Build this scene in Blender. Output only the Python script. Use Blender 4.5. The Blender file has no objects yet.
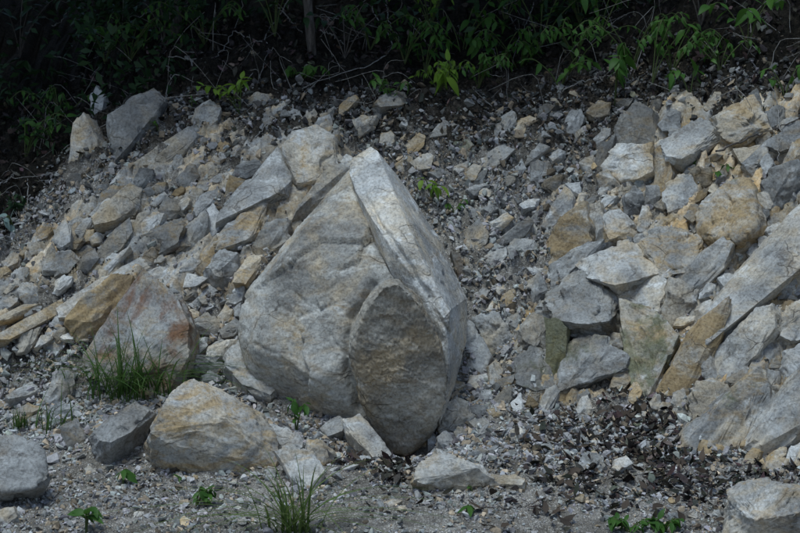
import bpy, bmesh, math, random
import numpy as np
from mathutils import Vector, Matrix

# ------------------------------------------------------------------ camera, sky, sun, exposure
SC = bpy.context.scene
COL = SC.collection
F_PX = 1604.0
CAM = np.array([0.0, -6.0, 1.5])
PITCH = math.radians(-7.6)
cam_d = bpy.data.cameras.new('camera')
cam_o = bpy.data.objects.new('camera', cam_d)
COL.objects.link(cam_o)
cam_o.location = CAM
cam_o.rotation_euler = (math.pi / 2 + PITCH, 0, 0)
cam_d.sensor_width = 36.0
cam_d.lens = 36.0 * F_PX / 800.0
cam_d.clip_start = 0.1
cam_d.clip_end = 500
cam_d.dof.use_dof = True
cam_d.dof.focus_distance = 6.15
cam_d.dof.aperture_fstop = 9.0
SC.camera = cam_o

SUN_EL, SUN_AZ = math.radians(70), math.radians(215)   # azimuth clockwise from +Y
world = bpy.data.worlds.new('World')
SC.world = world
world.use_nodes = True
nt = world.node_tree
sky = nt.nodes.new('ShaderNodeTexSky')
sky.sky_type = 'NISHITA'
sky.sun_disc = False
sky.sun_elevation = SUN_EL
sky.sun_rotation = SUN_AZ
sky.air_density = 1.0
sky.dust_density = 0.6
sky.ozone_density = 0.6
nt.links.new(sky.outputs[0], nt.nodes['Background'].inputs[0])
nt.nodes['Background'].inputs[1].default_value = 0.07
sd = bpy.data.lights.new('sun', 'SUN')
sd.energy = 1.4
sd.angle = math.radians(22)
sd.color = (0.87, 0.975, 1.0)
so = bpy.data.objects.new('sun', sd)
COL.objects.link(so)
sv = Vector((math.sin(SUN_AZ) * math.cos(SUN_EL), math.cos(SUN_AZ) * math.cos(SUN_EL), math.sin(SUN_EL)))
so.rotation_euler = sv.to_track_quat('Z', 'Y').to_euler()
so.location = (-3, -6, 9)
SC.view_settings.view_transform = 'Standard'
SC.view_settings.look = 'None'
SC.view_settings.gamma = 1.0
SC.view_settings.exposure = 0.64
SC.view_settings.use_curve_mapping = False

rng = np.random.default_rng(7)
random.seed(7)

# ------------------------------------------------------------------ helpers
RIGHT = np.array([1.0, 0, 0])
FWD = np.array([0, math.cos(PITCH), math.sin(PITCH)])
UP = np.array([0, -math.sin(PITCH), math.cos(PITCH)])

def unit(v):
    v = np.asarray(v, float)
    return v / (np.linalg.norm(v, axis=-1, keepdims=True) + 1e-12)

def ray(px, py):
    px = np.asarray(px, float); py = np.asarray(py, float)
    return FWD + RIGHT * ((px - 400) / F_PX)[..., None] + UP * ((266.5 - py) / F_PX)[..., None]

def at(px, py, Y):
    d = ray(px, py)
    t = (np.asarray(Y, float) - CAM[1]) / d[..., 1]
    return CAM + d * t[..., None]

def project(P):
    q = P - CAM
    w = q @ FWD
    return 400 + F_PX * (q @ RIGHT) / w, 266.5 - F_PX * (q @ UP) / w

def _hash(ix, iy, iz):
    h = (ix.astype(np.int64) * 374761393 + iy.astype(np.int64) * 668265263 + iz.astype(np.int64) * 2147483647) & 0xFFFFFFFF
    h = ((h ^ (h >> 13)) * 1274126177) & 0xFFFFFFFF
    h = ((h ^ (h >> 16)) * 2246822519) & 0xFFFFFFFF
    return h ^ (h >> 15)

_G = unit(np.random.default_rng(3).normal(size=(256, 3)))

def noise(P):
    P = np.asarray(P, float)
    i = np.floor(P); f = P - i
    i = i.astype(np.int64)
    u = f * f * f * (f * (f * 6 - 15) + 10)
    out = 0
    for dx in (0, 1):
        wx = u[:, 0] if dx else 1 - u[:, 0]
        for dy in (0, 1):
            wy = u[:, 1] if dy else 1 - u[:, 1]
            for dz in (0, 1):
                wz = u[:, 2] if dz else 1 - u[:, 2]
                g = _G[_hash(i[:, 0] + dx, i[:, 1] + dy, i[:, 2] + dz) & 255]
                out = out + wx * wy * wz * ((f[:, 0] - dx) * g[:, 0] + (f[:, 1] - dy) * g[:, 1] + (f[:, 2] - dz) * g[:, 2])
    return out * 1.6

def fbm(P, octv=3, gain=0.5):
    a, s, o = 1.0, 0.0, 0.0
    P = np.asarray(P, float)
    for k in range(octv):
        o = o + a * noise(P + 17.3 * k)
        s += a; a *= gain; P = P * 2.03
    return o / s

def mesh_np(name, V, F, smooth=False):
    """F: (n,3) or (n,4) int array"""
    me = bpy.data.meshes.new(name)
    V = np.ascontiguousarray(V, dtype=np.float32); F = np.ascontiguousarray(F, dtype=np.int32)
    k = F.shape[1]
    me.vertices.add(len(V)); me.vertices.foreach_set('co', V.ravel())
    me.loops.add(F.size); me.loops.foreach_set('vertex_index', F.ravel())
    me.polygons.add(len(F))
    me.polygons.foreach_set('loop_start', np.arange(0, F.size, k, dtype=np.int32))
    me.polygons.foreach_set('loop_total', np.full(len(F), k, dtype=np.int32))
    me.polygons.foreach_set('use_smooth', np.full(len(F), smooth, dtype=bool))
    me.update(calc_edges=True)
    return me

def obj(name, me, mat=None, parent=None, loc=None):
    o = bpy.data.objects.new(name, me)
    COL.objects.link(o)
    if mat and me and not me.materials: me.materials.append(mat)
    if parent: o.parent = parent
    if loc is not None: o.location = loc
    return o

def tag(o, label=None, cat=None, group=None, kind=None):
    if label: o['label'] = label
    if cat: o['category'] = cat
    if group: o['group'] = group
    if kind: o['kind'] = kind
    return o

_ICO = {}
def ico(n):
    if n not in _ICO:
        bm = bmesh.new(); bmesh.ops.create_icosphere(bm, subdivisions=n, radius=1)
        V = np.array([v.co[:] for v in bm.verts]); F = np.array([[v.index for v in f.verts] for f in bm.faces])
        bm.free(); _ICO[n] = (V, F)
    return _ICO[n]

def hull_planes(P):
    bm = bmesh.new()
    for p in P: bm.verts.new(p)
    bmesh.ops.convex_hull(bm, input=bm.verts)
    bm.normal_update()
    N, D = [], []
    c = np.mean(P, axis=0)
    for f in bm.faces:
        n = np.array(f.normal[:]); d = float(n @ np.array(f.verts[0].co[:]))
        if d - n @ c < 0: n, d = -n, -d
        if f.calc_area() < 1e-9: continue
        dup = any(abs(d - d2) < 1e-3 and n @ n2 > 0.999 for n2, d2 in zip(N, D))
        if not dup: N.append(n); D.append(d)
    bm.free()
    return np.array(N), np.array(D)

def poly_solid(P, level, p=30, c=None):
    """rounded convex solid through points P, sampled on an icosphere: verts, normals, faces"""
    P = np.asarray(P, float)
    N, D = hull_planes(P)
    c = P.mean(0) if c is None else np.asarray(c, float)
    h = np.maximum(D - N @ c, 1e-4)
    Q = P - c
    w, E = np.linalg.eigh(Q.T @ Q / len(Q))
    ext = np.sqrt(np.maximum(w, w.max() * 0.05))
    V, F = ico(level)
    d = unit((V * ext) @ E.T)
    # PCA frames may be mirrored
    flip = np.linalg.det(E) < 0
    a = np.maximum(d @ N.T / h, 0)
    m = a.max(1, keepdims=True)
    s = ((a / m) ** p).sum(1, keepdims=True) ** (1 / p) * m
    X = d / s
    nr = unit((((a / m) ** (p - 1)) / h) @ N)
    if flip: F = F[:, ::-1]
    return X + c, nr, F

def hull_solid(P, n, c=None):
    """broken block: the convex hull of P, each face split into a fine grid; faces keep their own crisp edges"""
    P = np.asarray(P, float)
    c = P.mean(0) if c is None else np.asarray(c, float)
    bm = bmesh.new()
    for p in P: bm.verts.new(p)
    bmesh.ops.convex_hull(bm, input=bm.verts)
    bmesh.ops.delete(bm, geom=[v for v in bm.verts if not v.link_faces], context='VERTS')
    bmesh.ops.triangulate(bm, faces=bm.faces)
    bmesh.ops.recalc_face_normals(bm, faces=bm.faces)
    T = np.array([[v.co[:] for v in f.verts] for f in bm.faces]); bm.free()
    flip = np.einsum('ij,ij->i', np.cross(T[:, 1] - T[:, 0], T[:, 2] - T[:, 0]), T.mean(1) - c) < 0
    T[flip] = T[flip][:, ::-1]
    ij = [(i, j) for i in range(n + 1) for j in range(n + 1 - i)]
    idx = {q: k for k, q in enumerate(ij)}
    w = np.array([(1 - (i + j) / n, i / n, j / n) for i, j in ij])
    f = []
    for i in range(n):
        for j in range(n - i):
            f.append((idx[i, j], idx[i + 1, j], idx[i, j + 1]))
            if i + j < n - 1: f.append((idx[i + 1, j], idx[i + 1, j + 1], idx[i, j + 1]))
    f = np.array(f)
    X = np.einsum('vk,tkd->tvd', w, T).reshape(-1, 3)
    F = (f[None] + (np.arange(len(T)) * len(w))[:, None, None]).reshape(-1, 3)
    return X, unit(X - c), F

def saw(s):
    f = s - np.floor(s)
    return np.where(f < 0.82, f / 0.82, (1 - f) / 0.18) - 0.5

def facets3(X, cell, seed, groove=0.0):
    """broken faces: nearest of random 3-D cells, each a tilted plane"""
    A = X / cell; I = np.floor(A).astype(np.int64)
    best = np.full(len(X), 99.0); second = best.copy(); out = np.zeros(len(X))
    for i in (-1, 0, 1):
        for j in (-1, 0, 1):
            for k in (-1, 0, 1):
                q = _hash(I[:, 0] + i, I[:, 1] + j, I[:, 2] + k + seed)
                dx = A[:, 0] - (I[:, 0] + i + (q & 255) / 255.0); dy = A[:, 1] - (I[:, 1] + j + ((q >> 8) & 255) / 255.0); dz = A[:, 2] - (I[:, 2] + k + ((q >> 16) & 255) / 255.0)
                dd = dx * dx + dy * dy + dz * dz
                m = dd < best; second = np.where(m, best, np.minimum(second, dd)); best = np.where(m, dd, best)
                g = _G[(q >> 24) & 255]
                out = np.where(m, (((q >> 20) & 15) / 15.0 - .5) * .7 + 1.1 * (dx * g[:, 0] + dy * g[:, 1] + dz * g[:, 2]), out)
    return out - groove * np.exp(-((np.sqrt(second) - np.sqrt(best)) / .05) ** 2)

def roughen(X, nr, size, seed=0.0, rough=1.0, strata=None, lumps=1.0, brk=0.0):
    o = np.array([seed * 3.1, seed * 1.7, -seed * 2.3])
    k = 1.0 / max(size, 0.02)
    wp = X + 0.1 * size * np.stack([noise(X * 2 * k + o), noise(X * 2 * k + o + 31), noise(X * 2 * k + o + 57)], 1)
    d = lumps * 0.03 * size * fbm(X * 2.0 * k + o, 3)
    rid = 1 - np.abs(noise(wp * 3.3 * k + o + 9)) * 2
    d -= lumps * 0.035 * size * np.clip(rid - 0.55, 0, 1)           # broken creases
    f1 = min(0.006, 0.05 * size)
    if brk: d += brk * size * facets3(X + .04 * size * np.stack([noise(X * 9 * k + o), noise(X * 9 * k + o + 7), noise(X * 9 * k + o + 3)], 1), size * .42, int(seed * 100) + 5, .18 if brk > .05 else 0)
    d += rough * f1 * fbm(X * 28 + o, 3, 0.6)
    d += rough * 0.4 * f1 * (1 - 2 * np.abs(noise(X * 75 + o)))
    if strata is not None:
        b, fr, amp = strata[:3]
        s = X @ unit(b) * fr + (strata[3] if len(strata) > 3 else .5) * noise(X * 3.0 + o) + 0.15 * noise(X * 11 + o)
        d += amp * saw(s) * (0.6 + 0.8 * noise(X * 4 + o + 3))
    return X + nr * d[:, None]

def px_level(s):
    return 7 if s > 150 else 6 if s > 38 else 5 if s > 21 else 4

def tube(pts, rad, n=6):
    pts = np.asarray(pts, float); m = len(pts)
    rad = np.broadcast_to(np.asarray(rad, float), (m,))
    t = unit(np.gradient(pts, axis=0))
    ref = np.array([0, 0, 1.0]) if abs(t[0, 2]) < 0.9 else np.array([1.0, 0, 0])
    u = unit(np.cross(t, ref)); v = np.cross(t, u)
    a = np.linspace(0, 2 * math.pi, n, endpoint=False)
    V = pts[:, None] + rad[:, None, None] * (np.cos(a)[None, :, None] * u[:, None] + np.sin(a)[None, :, None] * v[:, None])
    V = V.reshape(-1, 3)
    F = []
    for i in range(m - 1):
        for j in range(n):
            k = (j + 1) % n
            F.append((i * n + j, i * n + k, (i + 1) * n + k, (i + 1) * n + j))
    return V, np.array(F)

def merge(parts):
    V, F, o = [], [], 0
    for v, f in parts:
        V.append(v); F.append(f + o); o += len(v)
    return np.concatenate(V), np.concatenate(F)

def spline(P, n=24):
    P = np.asarray(P, float); m = len(P)
    if m < 3:
        s = np.linspace(0, 1, n)[:, None]; return P[0] * (1 - s) + P[-1] * s
    E = np.vstack([2 * P[0] - P[1], P, 2 * P[-1] - P[-2]])
    out = []
    for s in np.linspace(0, m - 1 - 1e-6, n):
        i = int(s); t = s - i
        a, b, c, d = E[i:i + 4]
        out.append(0.5 * (2 * b + (c - a) * t + (2 * a - 5 * b + 4 * c - d) * t * t + (3 * b - a - 3 * c + d) * t ** 3))
    return np.array(out)

# ------------------------------------------------------------------ materials
def new_mat(name):
    m = bpy.data.materials.new(name); m.use_nodes = True
    n = m.node_tree.nodes; b = n['Principled BSDF']
    b.inputs['Roughness'].default_value = 0.9
    b.inputs['Specular IOR Level'].default_value = 0.25
    return m, m.node_tree, b

class NB:
    def __init__(s, tree): s.t = tree
    def n(s, kind, **kw):
        x = s.t.nodes.new('ShaderNode' + kind)
        for k, v in kw.items(): setattr(x, k, v)
        return x
    def put(s, sock, v):
        if isinstance(v, bpy.types.NodeSocket): s.t.links.new(v, sock)
        else: sock.default_value = v
    def math(s, op, a, b=0.0, clamp=False):
        x = s.n('Math', operation=op); x.use_clamp = clamp
        s.put(x.inputs[0], a); s.put(x.inputs[1], b); return x.outputs[0]
    def vadd(s, a, b):
        x = s.n('VectorMath', operation='ADD'); s.put(x.inputs[0], a); s.put(x.inputs[1], b); return x.outputs[0]
    def vmul(s, a, b):
        x = s.n('VectorMath', operation='MULTIPLY'); s.put(x.inputs[0], a); s.put(x.inputs[1], b); return x.outputs[0]
    def noise(s, co, scale, detail=4, rough=0.6, dist=0.0):
        x = s.n('TexNoise'); s.put(x.inputs['Vector'], co); x.inputs['Scale'].default_value = scale
        x.inputs['Detail'].default_value = detail; x.inputs['Roughness'].default_value = rough
        x.inputs['Distortion'].default_value = dist; return x.outputs['Fac']
    def ramp(s, v, lo, hi):
        x = s.n('MapRange'); x.interpolation_type = 'SMOOTHSTEP'
        s.put(x.inputs['Value'], v); s.put(x.inputs['From Min'], lo); s.put(x.inputs['From Max'], hi); return x.outputs[0]
    def mix(s, f, a, b, mode='MIX'):
        x = s.n('Mix', data_type='RGBA', blend_type=mode); s.put(x.inputs[0], f)
        s.put(x.inputs[6], a); s.put(x.inputs[7], b); return x.outputs[2]

def C(r, g, b): return (r, g, b, 1.0)

def rock_material(name='weathered_rock', tint=None, attr=False):
    """Object colour carries the rock's own makeup: red = lightness, green = ochre share, blue = green crust share, alpha = rust share"""
    m, t, b = new_mat(name); B = NB(t)
    oi = B.n('ObjectInfo'); tc = B.n('TexCoord')
    sep = B.n('SeparateColor'); t.links.new(oi.outputs['Color'], sep.inputs[0])
    light, och, grn, rust = sep.outputs[0], sep.outputs[1], sep.outputs[2], oi.outputs['Alpha']
    off = B.math('MULTIPLY', oi.outputs['Random'], 57.0)
    co = B.vadd(tc.outputs['Object'], off)
    streak = B.n('Mapping'); t.links.new(co, streak.inputs[0])
    streak.inputs['Rotation'].default_value = (0.3, -0.85, 0.1); streak.inputs['Scale'].default_value = (0.8, 1.1, 1.7)
    sc = streak.outputs[0]
    big = B.noise(co, 3.2, 5, 0.6, 0.4)
    base = B.mix(B.ramp(big, 0.32, 0.68), C(.24, .24, .235), C(.51, .515, .505))
    cr = B.noise(B.vadd(co, (21.0, 3.0, 5.0)), 2.6, 6, .7, .6)
    base = B.mix(B.math('MULTIPLY', B.ramp(B.math('ADD', cr, B.math('MULTIPLY', och, .16)), .50, .72), .75), base, C(.56, .47, .34))
    base = B.mix(B.math('MULTIPLY', B.ramp(B.noise(sc, 8, 8, .72, .5), .52, .66), .6), base, C(.74, .76, .76))       # chalky patches
    base = B.mix(B.math('MULTIPLY', B.ramp(B.noise(sc, 10, 8, .78, .4), .53, .66), .75), base, C(.17, .155, .14))
    no = B.noise(B.vadd(sc, (5.2, 1.3, 8.1)), 5.5, 8, .72, .6)
    th = B.math('SUBTRACT',   .685, B.math('MULTIPLY', och, .32))
    om = B.ramp(no, th, B.math('ADD', th, .17))
    wv = B.n('VectorMath', operation='ADD')
    nn = B.n('TexNoise'); t.links.new(co, nn.inputs['Vector']); nn.inputs['Scale'].default_value = 6; nn.inputs['Detail'].default_value = 4
    t.links.new(sc, wv.inputs[0]); t.links.new(B.vmul(nn.outputs['Color'], (.14, .14, .14)), wv.inputs[1])
    vo = B.n('TexVoronoi', feature='DISTANCE_TO_EDGE'); t.links.new(wv.outputs[0], vo.inputs['Vector']); vo.inputs['Scale'].default_value = 5.0
    joint = B.math('MULTIPLY', B.math('SUBTRACT', 1.0, B.ramp(vo.outputs[0], .0, .16)), B.math('MULTIPLY', B.ramp(B.noise(co, 7, 5, .7), .42, .62), B.math('MULTIPLY', och, 1.1)), True)
    om = B.math('MAXIMUM', om, joint)
    oc = B.mix(B.noise(co, 23, 3), C(.30, .185, .07), C(.55, .41, .22))
    base = B.mix(B.math('MULTIPLY', om, .82), base, oc)
    nr_ = B.noise(B.vadd(co, (11.2, 7.3, 2.1)), 5.0, 6, .65, .5)
    th2 = B.math('SUBTRACT', .80, B.math('MULTIPLY', rust, .5))
    base = B.mix(B.math('MULTIPLY', B.ramp(nr_, th2, B.math('ADD', th2, .2)), .85), base, C(.20, .085, .035))
    ng = B.noise(B.vadd(co, (3.2, 17.3, 4.1)), 4.6, 6, .7, .5)
    th3 = B.math('SUBTRACT', .82, B.math('MULTIPLY', grn, .5))
    base = B.mix(B.math('MULTIPLY', B.ramp(ng, th3, B.math('ADD', th3, .14)), .75), base, C(.15, .165, .085))
    # fine grain, pits, hairline cracks
    sp = B.noise(co, 95, 4, .7)
    base = B.mix(1.0, base, B.mix(B.ramp(sp, .30, .62), C(.62, .61, .60), C(1.08, 1.08, 1.08)), 'MULTIPLY')
    dk = B.noise(co, 42, 5, .75, .3)
    pits = B.ramp(dk, .655, .72)
    base = B.mix(B.math('MULTIPLY', pits, .6), base, C(.06, .055, .05))
    cm = B.ramp(B.noise(B.vadd(co, (1.7, 9.2, 6.6)), 3.0, 2), .55, .62)
    crack = B.math('MULTIPLY', B.math('SUBTRACT', 1.0, B.ramp(vo.outputs[0], .003, .014)), cm)
    base = B.mix(B.math('MULTIPLY', crack, .55), base, C(.05, .045, .04))
    base = B.mix(1.0, base, B.n('CombineColor').outputs[0], 'MULTIPLY')
    cc = [x for x in t.nodes if x.bl_idname == 'ShaderNodeCombineColor'][0]
    for k in range(3): t.links.new(light, cc.inputs[k])
    if attr:
        at_ = B.n('Attribute'); at_.attribute_name = 'tone'
        base = B.mix(1.0, base, at_.outputs['Color'], 'MULTIPLY')
    if tint: base = B.mix(1.0, base, C(*tint), 'MULTIPLY')
    t.links.new(base, b.inputs['Base Color'])
    b1 = B.n('Bump'); t.links.new(B.math('ADD', .25, B.math('MULTIPLY', B.ramp(B.noise(co, 5.5, 3), .35, .65), .75)), b1.inputs['Strength']); b1.inputs['Distance'].default_value = .012
    hgt = B.math('ADD', B.math('MULTIPLY', B.noise(co, 30, 8, .68), 1.0), B.math('MULTIPLY', B.noise(co, 110, 6, .8), .55))
    chip = B.n('TexVoronoi'); chip.inputs['Scale'].default_value = 24.0; t.links.new(wv.outputs[0], chip.inputs['Vector'])
    cs_ = B.n('SeparateColor'); t.links.new(chip.outputs['Color'], cs_.inputs[0])
    hgt = B.math('ADD', hgt, B.math('ADD', B.math('MULTIPLY', cs_.outputs[0], .22), B.math('MULTIPLY', chip.outputs['Distance'], .35)))
    hgt = B.math('SUBTRACT', hgt, B.math('ADD', B.math('MULTIPLY', crack, .5), B.math('MULTIPLY', pits, .25)))
    t.links.new(hgt, b1.inputs['Height']); t.links.new(b1.outputs[0], b.inputs['Normal'])
    return m

def attr_material(name, attr, bump=0.004, scale=60, var=.35):
    m, t, b = new_mat(name); B = NB(t)
    a = B.n('Attribute'); a.attribute_name = attr
    g = B.n('NewGeometry')
    v = B.noise(g.outputs['Position'], scale, 4, .7)
    col = B.mix(1.0, a.outputs['Color'], B.mix(B.ramp(v, .3, .7), C(1 - var, 1 - var, 1 - var), C(1 + var * .3, 1 + var * .3, 1 + var * .3)), 'MULTIPLY')
    t.links.new(col, b.inputs['Base Color'])
    bp = B.n('Bump'); bp.inputs['Distance'].default_value = bump; bp.inputs['Strength'].default_value = .7
    t.links.new(B.noise(g.outputs['Position'], scale * 2, 5, .7), bp.inputs['Height']); t.links.new(bp.outputs[0], b.inputs['Normal'])
    return m

def terrain_material():
    m, t, b = new_mat('slope_soil'); B = NB(t)
    a = B.n('Attribute'); a.attribute_name = 'soil'          # r humus, g brown dirt
    sep = B.n('SeparateColor'); t.links.new(a.outputs['Color'], sep.inputs[0])
    g = B.n('NewGeometry'); P = g.outputs['Position']
    v = B.noise(P, 45, 6, .72)
    sand = B.mix(B.ramp(v, .35, .65), C(.34, .32, .295), C(.56, .535, .50))
    sand = B.mix(B.math('MULTIPLY', B.ramp(B.noise(P, 4, 4), .45, .65), .5), sand, C(.36, .335, .30))
    vs = []
    for sc_ in (55.0, 120.0):
        vo = B.n('TexVoronoi'); vo.inputs['Scale'].default_value = sc_; t.links.new(P, vo.inputs['Vector'])
        ve = B.n('TexVoronoi', feature='DISTANCE_TO_EDGE'); ve.inputs['Scale'].default_value = sc_; t.links.new(P, ve.inputs['Vector'])
        sp_ = B.n('SeparateColor'); t.links.new(vo.outputs['Color'], sp_.inputs[0])
        vs.append((sp_.outputs[0], B.ramp(ve.outputs[0], .0, .12)))
    cell = B.math('ADD', B.math('MULTIPLY', vs[0][0], .6), B.math('MULTIPLY', vs[1][0], .5))
    gap = B.math('MULTIPLY', vs[0][1], vs[1][1])
    cellc = B.mix(1.0, B.mix(cell, C(.55, .54, .53), C(1.5, 1.5, 1.47)), B.mix(gap, C(.6, .58, .56), C(1, 1, 1)), 'MULTIPLY')
    sand = B.mix(1.0, sand, B.mix(sep.outputs[2], C(.55, .53, .50), C(1.35, 1.35, 1.35)), 'MULTIPLY')
    dirt = B.mix(B.ramp(B.noise(P, 70, 6, .75), .35, .65), C(.022, .019, .016), C(.12, .105, .088))
    hum = B.mix(B.ramp(B.noise(P, 50, 6, .7), .35, .7), C(.010, .009, .007), C(.045, .038, .028))
    n2 = B.math('MULTIPLY', B.math('SUBTRACT', B.noise(P, 9, 5, .7), .5), 1.2)
    c = B.mix(B.ramp(B.math('ADD', sep.outputs[1], n2), .3, .7), sand, dirt)
    c = B.mix(1.0, c, cellc, 'MULTIPLY')
    c = B.mix(B.ramp(B.math('ADD', sep.outputs[0], n2), .35, .65), c, hum)
    t.links.new(c, b.inputs['Base Color'])
    bp = B.n('Bump'); bp.inputs['Distance'].default_value = .012; bp.inputs['Strength'].default_value = .9
    t.links.new(B.math('ADD', B.noise(P, 75, 7, .75), B.math('MULTIPLY', B.math('MULTIPLY', gap, cell), .9)), bp.inputs['Height']); t.links.new(bp.outputs[0], b.inputs['Normal'])
    b.inputs['Roughness'].default_value = 1.0
    return m

def leaf_material(name, c1, c2, trans=.35, rough=.5):
    m, t, b = new_mat(name); B = NB(t)
    oi = B.n('ObjectInfo'); g = B.n('NewGeometry'); tc = B.n('TexCoord')
    r = B.noise(B.vadd(tc.outputs['Object'], B.math('MULTIPLY', oi.outputs['Random'], 40.)), 9, 3)
    rr = B.math('ADD', B.math('MULTIPLY', oi.outputs['Random'], .6), B.math('MULTIPLY', g.outputs['Random Per Island'], .4))
    c = B.mix(B.math('ADD', B.math('MULTIPLY', rr, .7), B.math('MULTIPLY', r, .3)), C(*c1), C(*c2))
    t.links.new(c, b.inputs['Base Color']); b.inputs['Roughness'].default_value = rough
    if trans:
        tl = B.n('BsdfTranslucent'); t.links.new(c, tl.inputs[0])
        mx = B.n('MixShader'); mx.inputs[0].default_value = trans
        t.links.new(b.outputs[0], mx.inputs[1]); t.links.new(tl.outputs[0], mx.inputs[2])
        t.links.new(mx.outputs[0], t.nodes['Material Output'].inputs[0])
    return m

def bark_material(name, c1, c2):
    m, t, b = new_mat(name); B = NB(t)
    g = B.n('NewGeometry'); P = B.vmul(g.outputs['Position'], (3, 3, .6))
    v = B.noise(P, 22, 6, .7)
    t.links.new(B.mix(B.ramp(v, .35, .65), C(*c1), C(*c2)), b.inputs['Base Color'])
    bp = B.n('Bump'); bp.inputs['Distance'].default_value = .008; t.links.new(v, bp.inputs['Height']); t.links.new(bp.outputs[0], b.inputs['Normal'])
    return m

M_ROCK = rock_material()
M_EARTHY = rock_material('earthy_rock', (.98, .91, .81))
M_OUTCROP = rock_material('jointed_bedrock', None, True)
M_BEIGE = rock_material('beige_rock', (.99, .965, .92))
M_GRAVEL = attr_material('loose_gravel', 'tone', .003, 90)
M_SOIL = terrain_material()
M_LITTER = attr_material('dead_leaf_litter', 'tone', .002, 60, .5)
M_GREEN = leaf_material('leaf_green', (.028, .09, .020), (.085, .19, .03))
M_BRIGHT = leaf_material('leaf_bright', (.10, .24, .03), (.22, .33, .04), .45)
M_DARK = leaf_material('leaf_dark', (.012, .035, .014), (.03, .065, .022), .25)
M_GRASS = leaf_material('grass_blade', (.035, .11, .02), (.17, .22, .07), .35)
M_DEAD = leaf_material('dead_leaf', (.012, .010, .009), (.10, .072, .052), 0, .7)
M_STEM = bark_material('green_stem', (.06, .09, .03), (.10, .12, .05))
M_TWIG = bark_material('twig_bark', (.16, .15, .14), (.38, .37, .35))
M_BARK = bark_material('trunk_bark', (.045, .04, .036), (.13, .115, .105))

# ------------------------------------------------------------------ the slope
_K = lambda xs, ys: (lambda x: np.interp(x, xs, ys))
foot = _K([-3, -1.2, -.6, 0, .6, 1.0, 1.5, 2.5], [.45, .38, .30, .32, .40, .22, -.10, -.35])
rimy = _K([-3, -2.0, -1.7, -1.45, -1.2, -.5, .6, 1.6, 2.5], [.75, .80, .90, 1.15, 1.36, 1.40, 1.52, 1.48, 1.45])

def softplus(x, w):
    z = x / w
    return w * np.where(z > 20, z, np.log1p(np.exp(np.minimum(z, 20))))

def H0(x, y):
    x = np.asarray(x, float); y = np.asarray(y, float)
    xc = np.clip(x, -3, 3)
    z = .10 * np.clip(y, -3, 0.6) + 1.02 * softplus(y - foot(xc), .10)
    z = z - .56 * softplus(y - rimy(xc), .12) - .40 * softplus(y - 8, 1.0)
    z = z + .10 * np.exp(-(((x + .85) / .45) ** 2 + ((y + .02) / .26) ** 2)) + .04 * np.exp(-(((x - .35) / .4) ** 2 + ((y - .25) / .2) ** 2))       # gravel bank before the boulder
    z = z - .15 * np.exp(-(((x - .02) / .13) ** 2 + ((y - .10) / .16) ** 2))       # hollow under it
    return z

def H(x, y):
    x = np.asarray(x, float); y = np.asarray(y, float)
    sh = np.broadcast(x, y).shape
    P = np.stack([np.broadcast_to(x, sh).ravel(), np.broadcast_to(y, sh).ravel(), np.zeros(int(np.prod(sh)))], 1)
    P[:, 2] = .4 * P[:, 0]
    n = .085 * fbm(P * 1.6, 3) + .030 * fbm(P * 7 + 5, 3) + .010 * fbm(P * 26 + 9, 2, .6)
    up = np.clip((P[:, 1] - .1) / .4, .35, 1)
    return H0(x, y) + (n * up).reshape(sh) + rubble(x, y)[0]

def shards(u, v, cell, seed):
    """broken-rock relief: every cell is a small tilted facet; returns height, cell tone, distance to the neighbour"""
    a, b = u / cell, v / cell
    ia, ib = np.floor(a).astype(np.int64), np.floor(b).astype(np.int64)
    d1 = np.full(a.shape, 9.0); d2 = np.full(a.shape, 9.0); hh = np.zeros(a.shape); tone = np.zeros(a.shape)
    for di in (-1, 0, 1):
        for dj in (-1, 0, 1):
            q = _hash(ia + di, ib + dj, np.full(a.shape, seed, np.int64))
            r = [((q >> k) & 255) / 255.0 for k in (0, 8, 16, 24)]
            dx = a - (ia + di + r[0]); dy = b - (ib + dj + r[1])
            dd = np.abs(dx) * .6 + np.abs(dy) * .6 + np.hypot(dx, dy) * .4
            near = dd < d1
            d2 = np.where(near, d1, np.minimum(d2, dd))
            g = r[2] * 6.283
            hh = np.where(near, (r[3] - .5) * .8 + .9 * (dx * np.cos(g) + dy * np.sin(g)), hh)
            tone = np.where(near, r[2], tone)
            d1 = np.minimum(d1, dd)
    return hh, tone, d2 - d1

def rubble(x, y):
    sh = np.broadcast(x, y).shape
    x = np.broadcast_to(x, sh).ravel(); y = np.broadcast_to(y, sh).ravel() * 1.35
    P = np.stack([x, y, 0 * x], 1) * 5
    wx = x + .05 * noise(P); wy = y + .05 * noise(P + 40)
    u, v = wx * .75 + wy * .66, (-wx * .66 + wy * .75) * 1.7
    h1, t1, e1 = shards(u, v, .16, 11)
    h2, t2, e2 = shards(u, v, .06, 23)
    slope = np.clip((y / 1.35 - foot(np.clip(x, -3, 3)) + .12) / .25, .12, 1)
    hgt = slope * (.062 * h1 + .030 * h2 - .045 * np.exp(-(e1 / .10) ** 2) - .02 * np.exp(-(e2 / .12) ** 2))
    return hgt.reshape(sh), (t1 * .45 + t2 * .55).reshape(sh), slope.reshape(sh)

OUT_R = np.array([(548, 215), (560, 190), (600, 150), (640, 112), (700, 100), (760, 92), (840, 92), (840, 470), (760, 468), (700, 466), (655, 402), (600, 396), (545, 404), (515, 392), (512, 330), (530, 265)], float)
OUT_L = np.array([(30, 245), (70, 218), (110, 190), (165, 150), (215, 125), (280, 112), (345, 118), (356, 165), (318, 214), (262, 272), (235, 300), (190, 300), (150, 330), (92, 350), (10, 356), (-30, 350), (-30, 315)], float)

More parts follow.
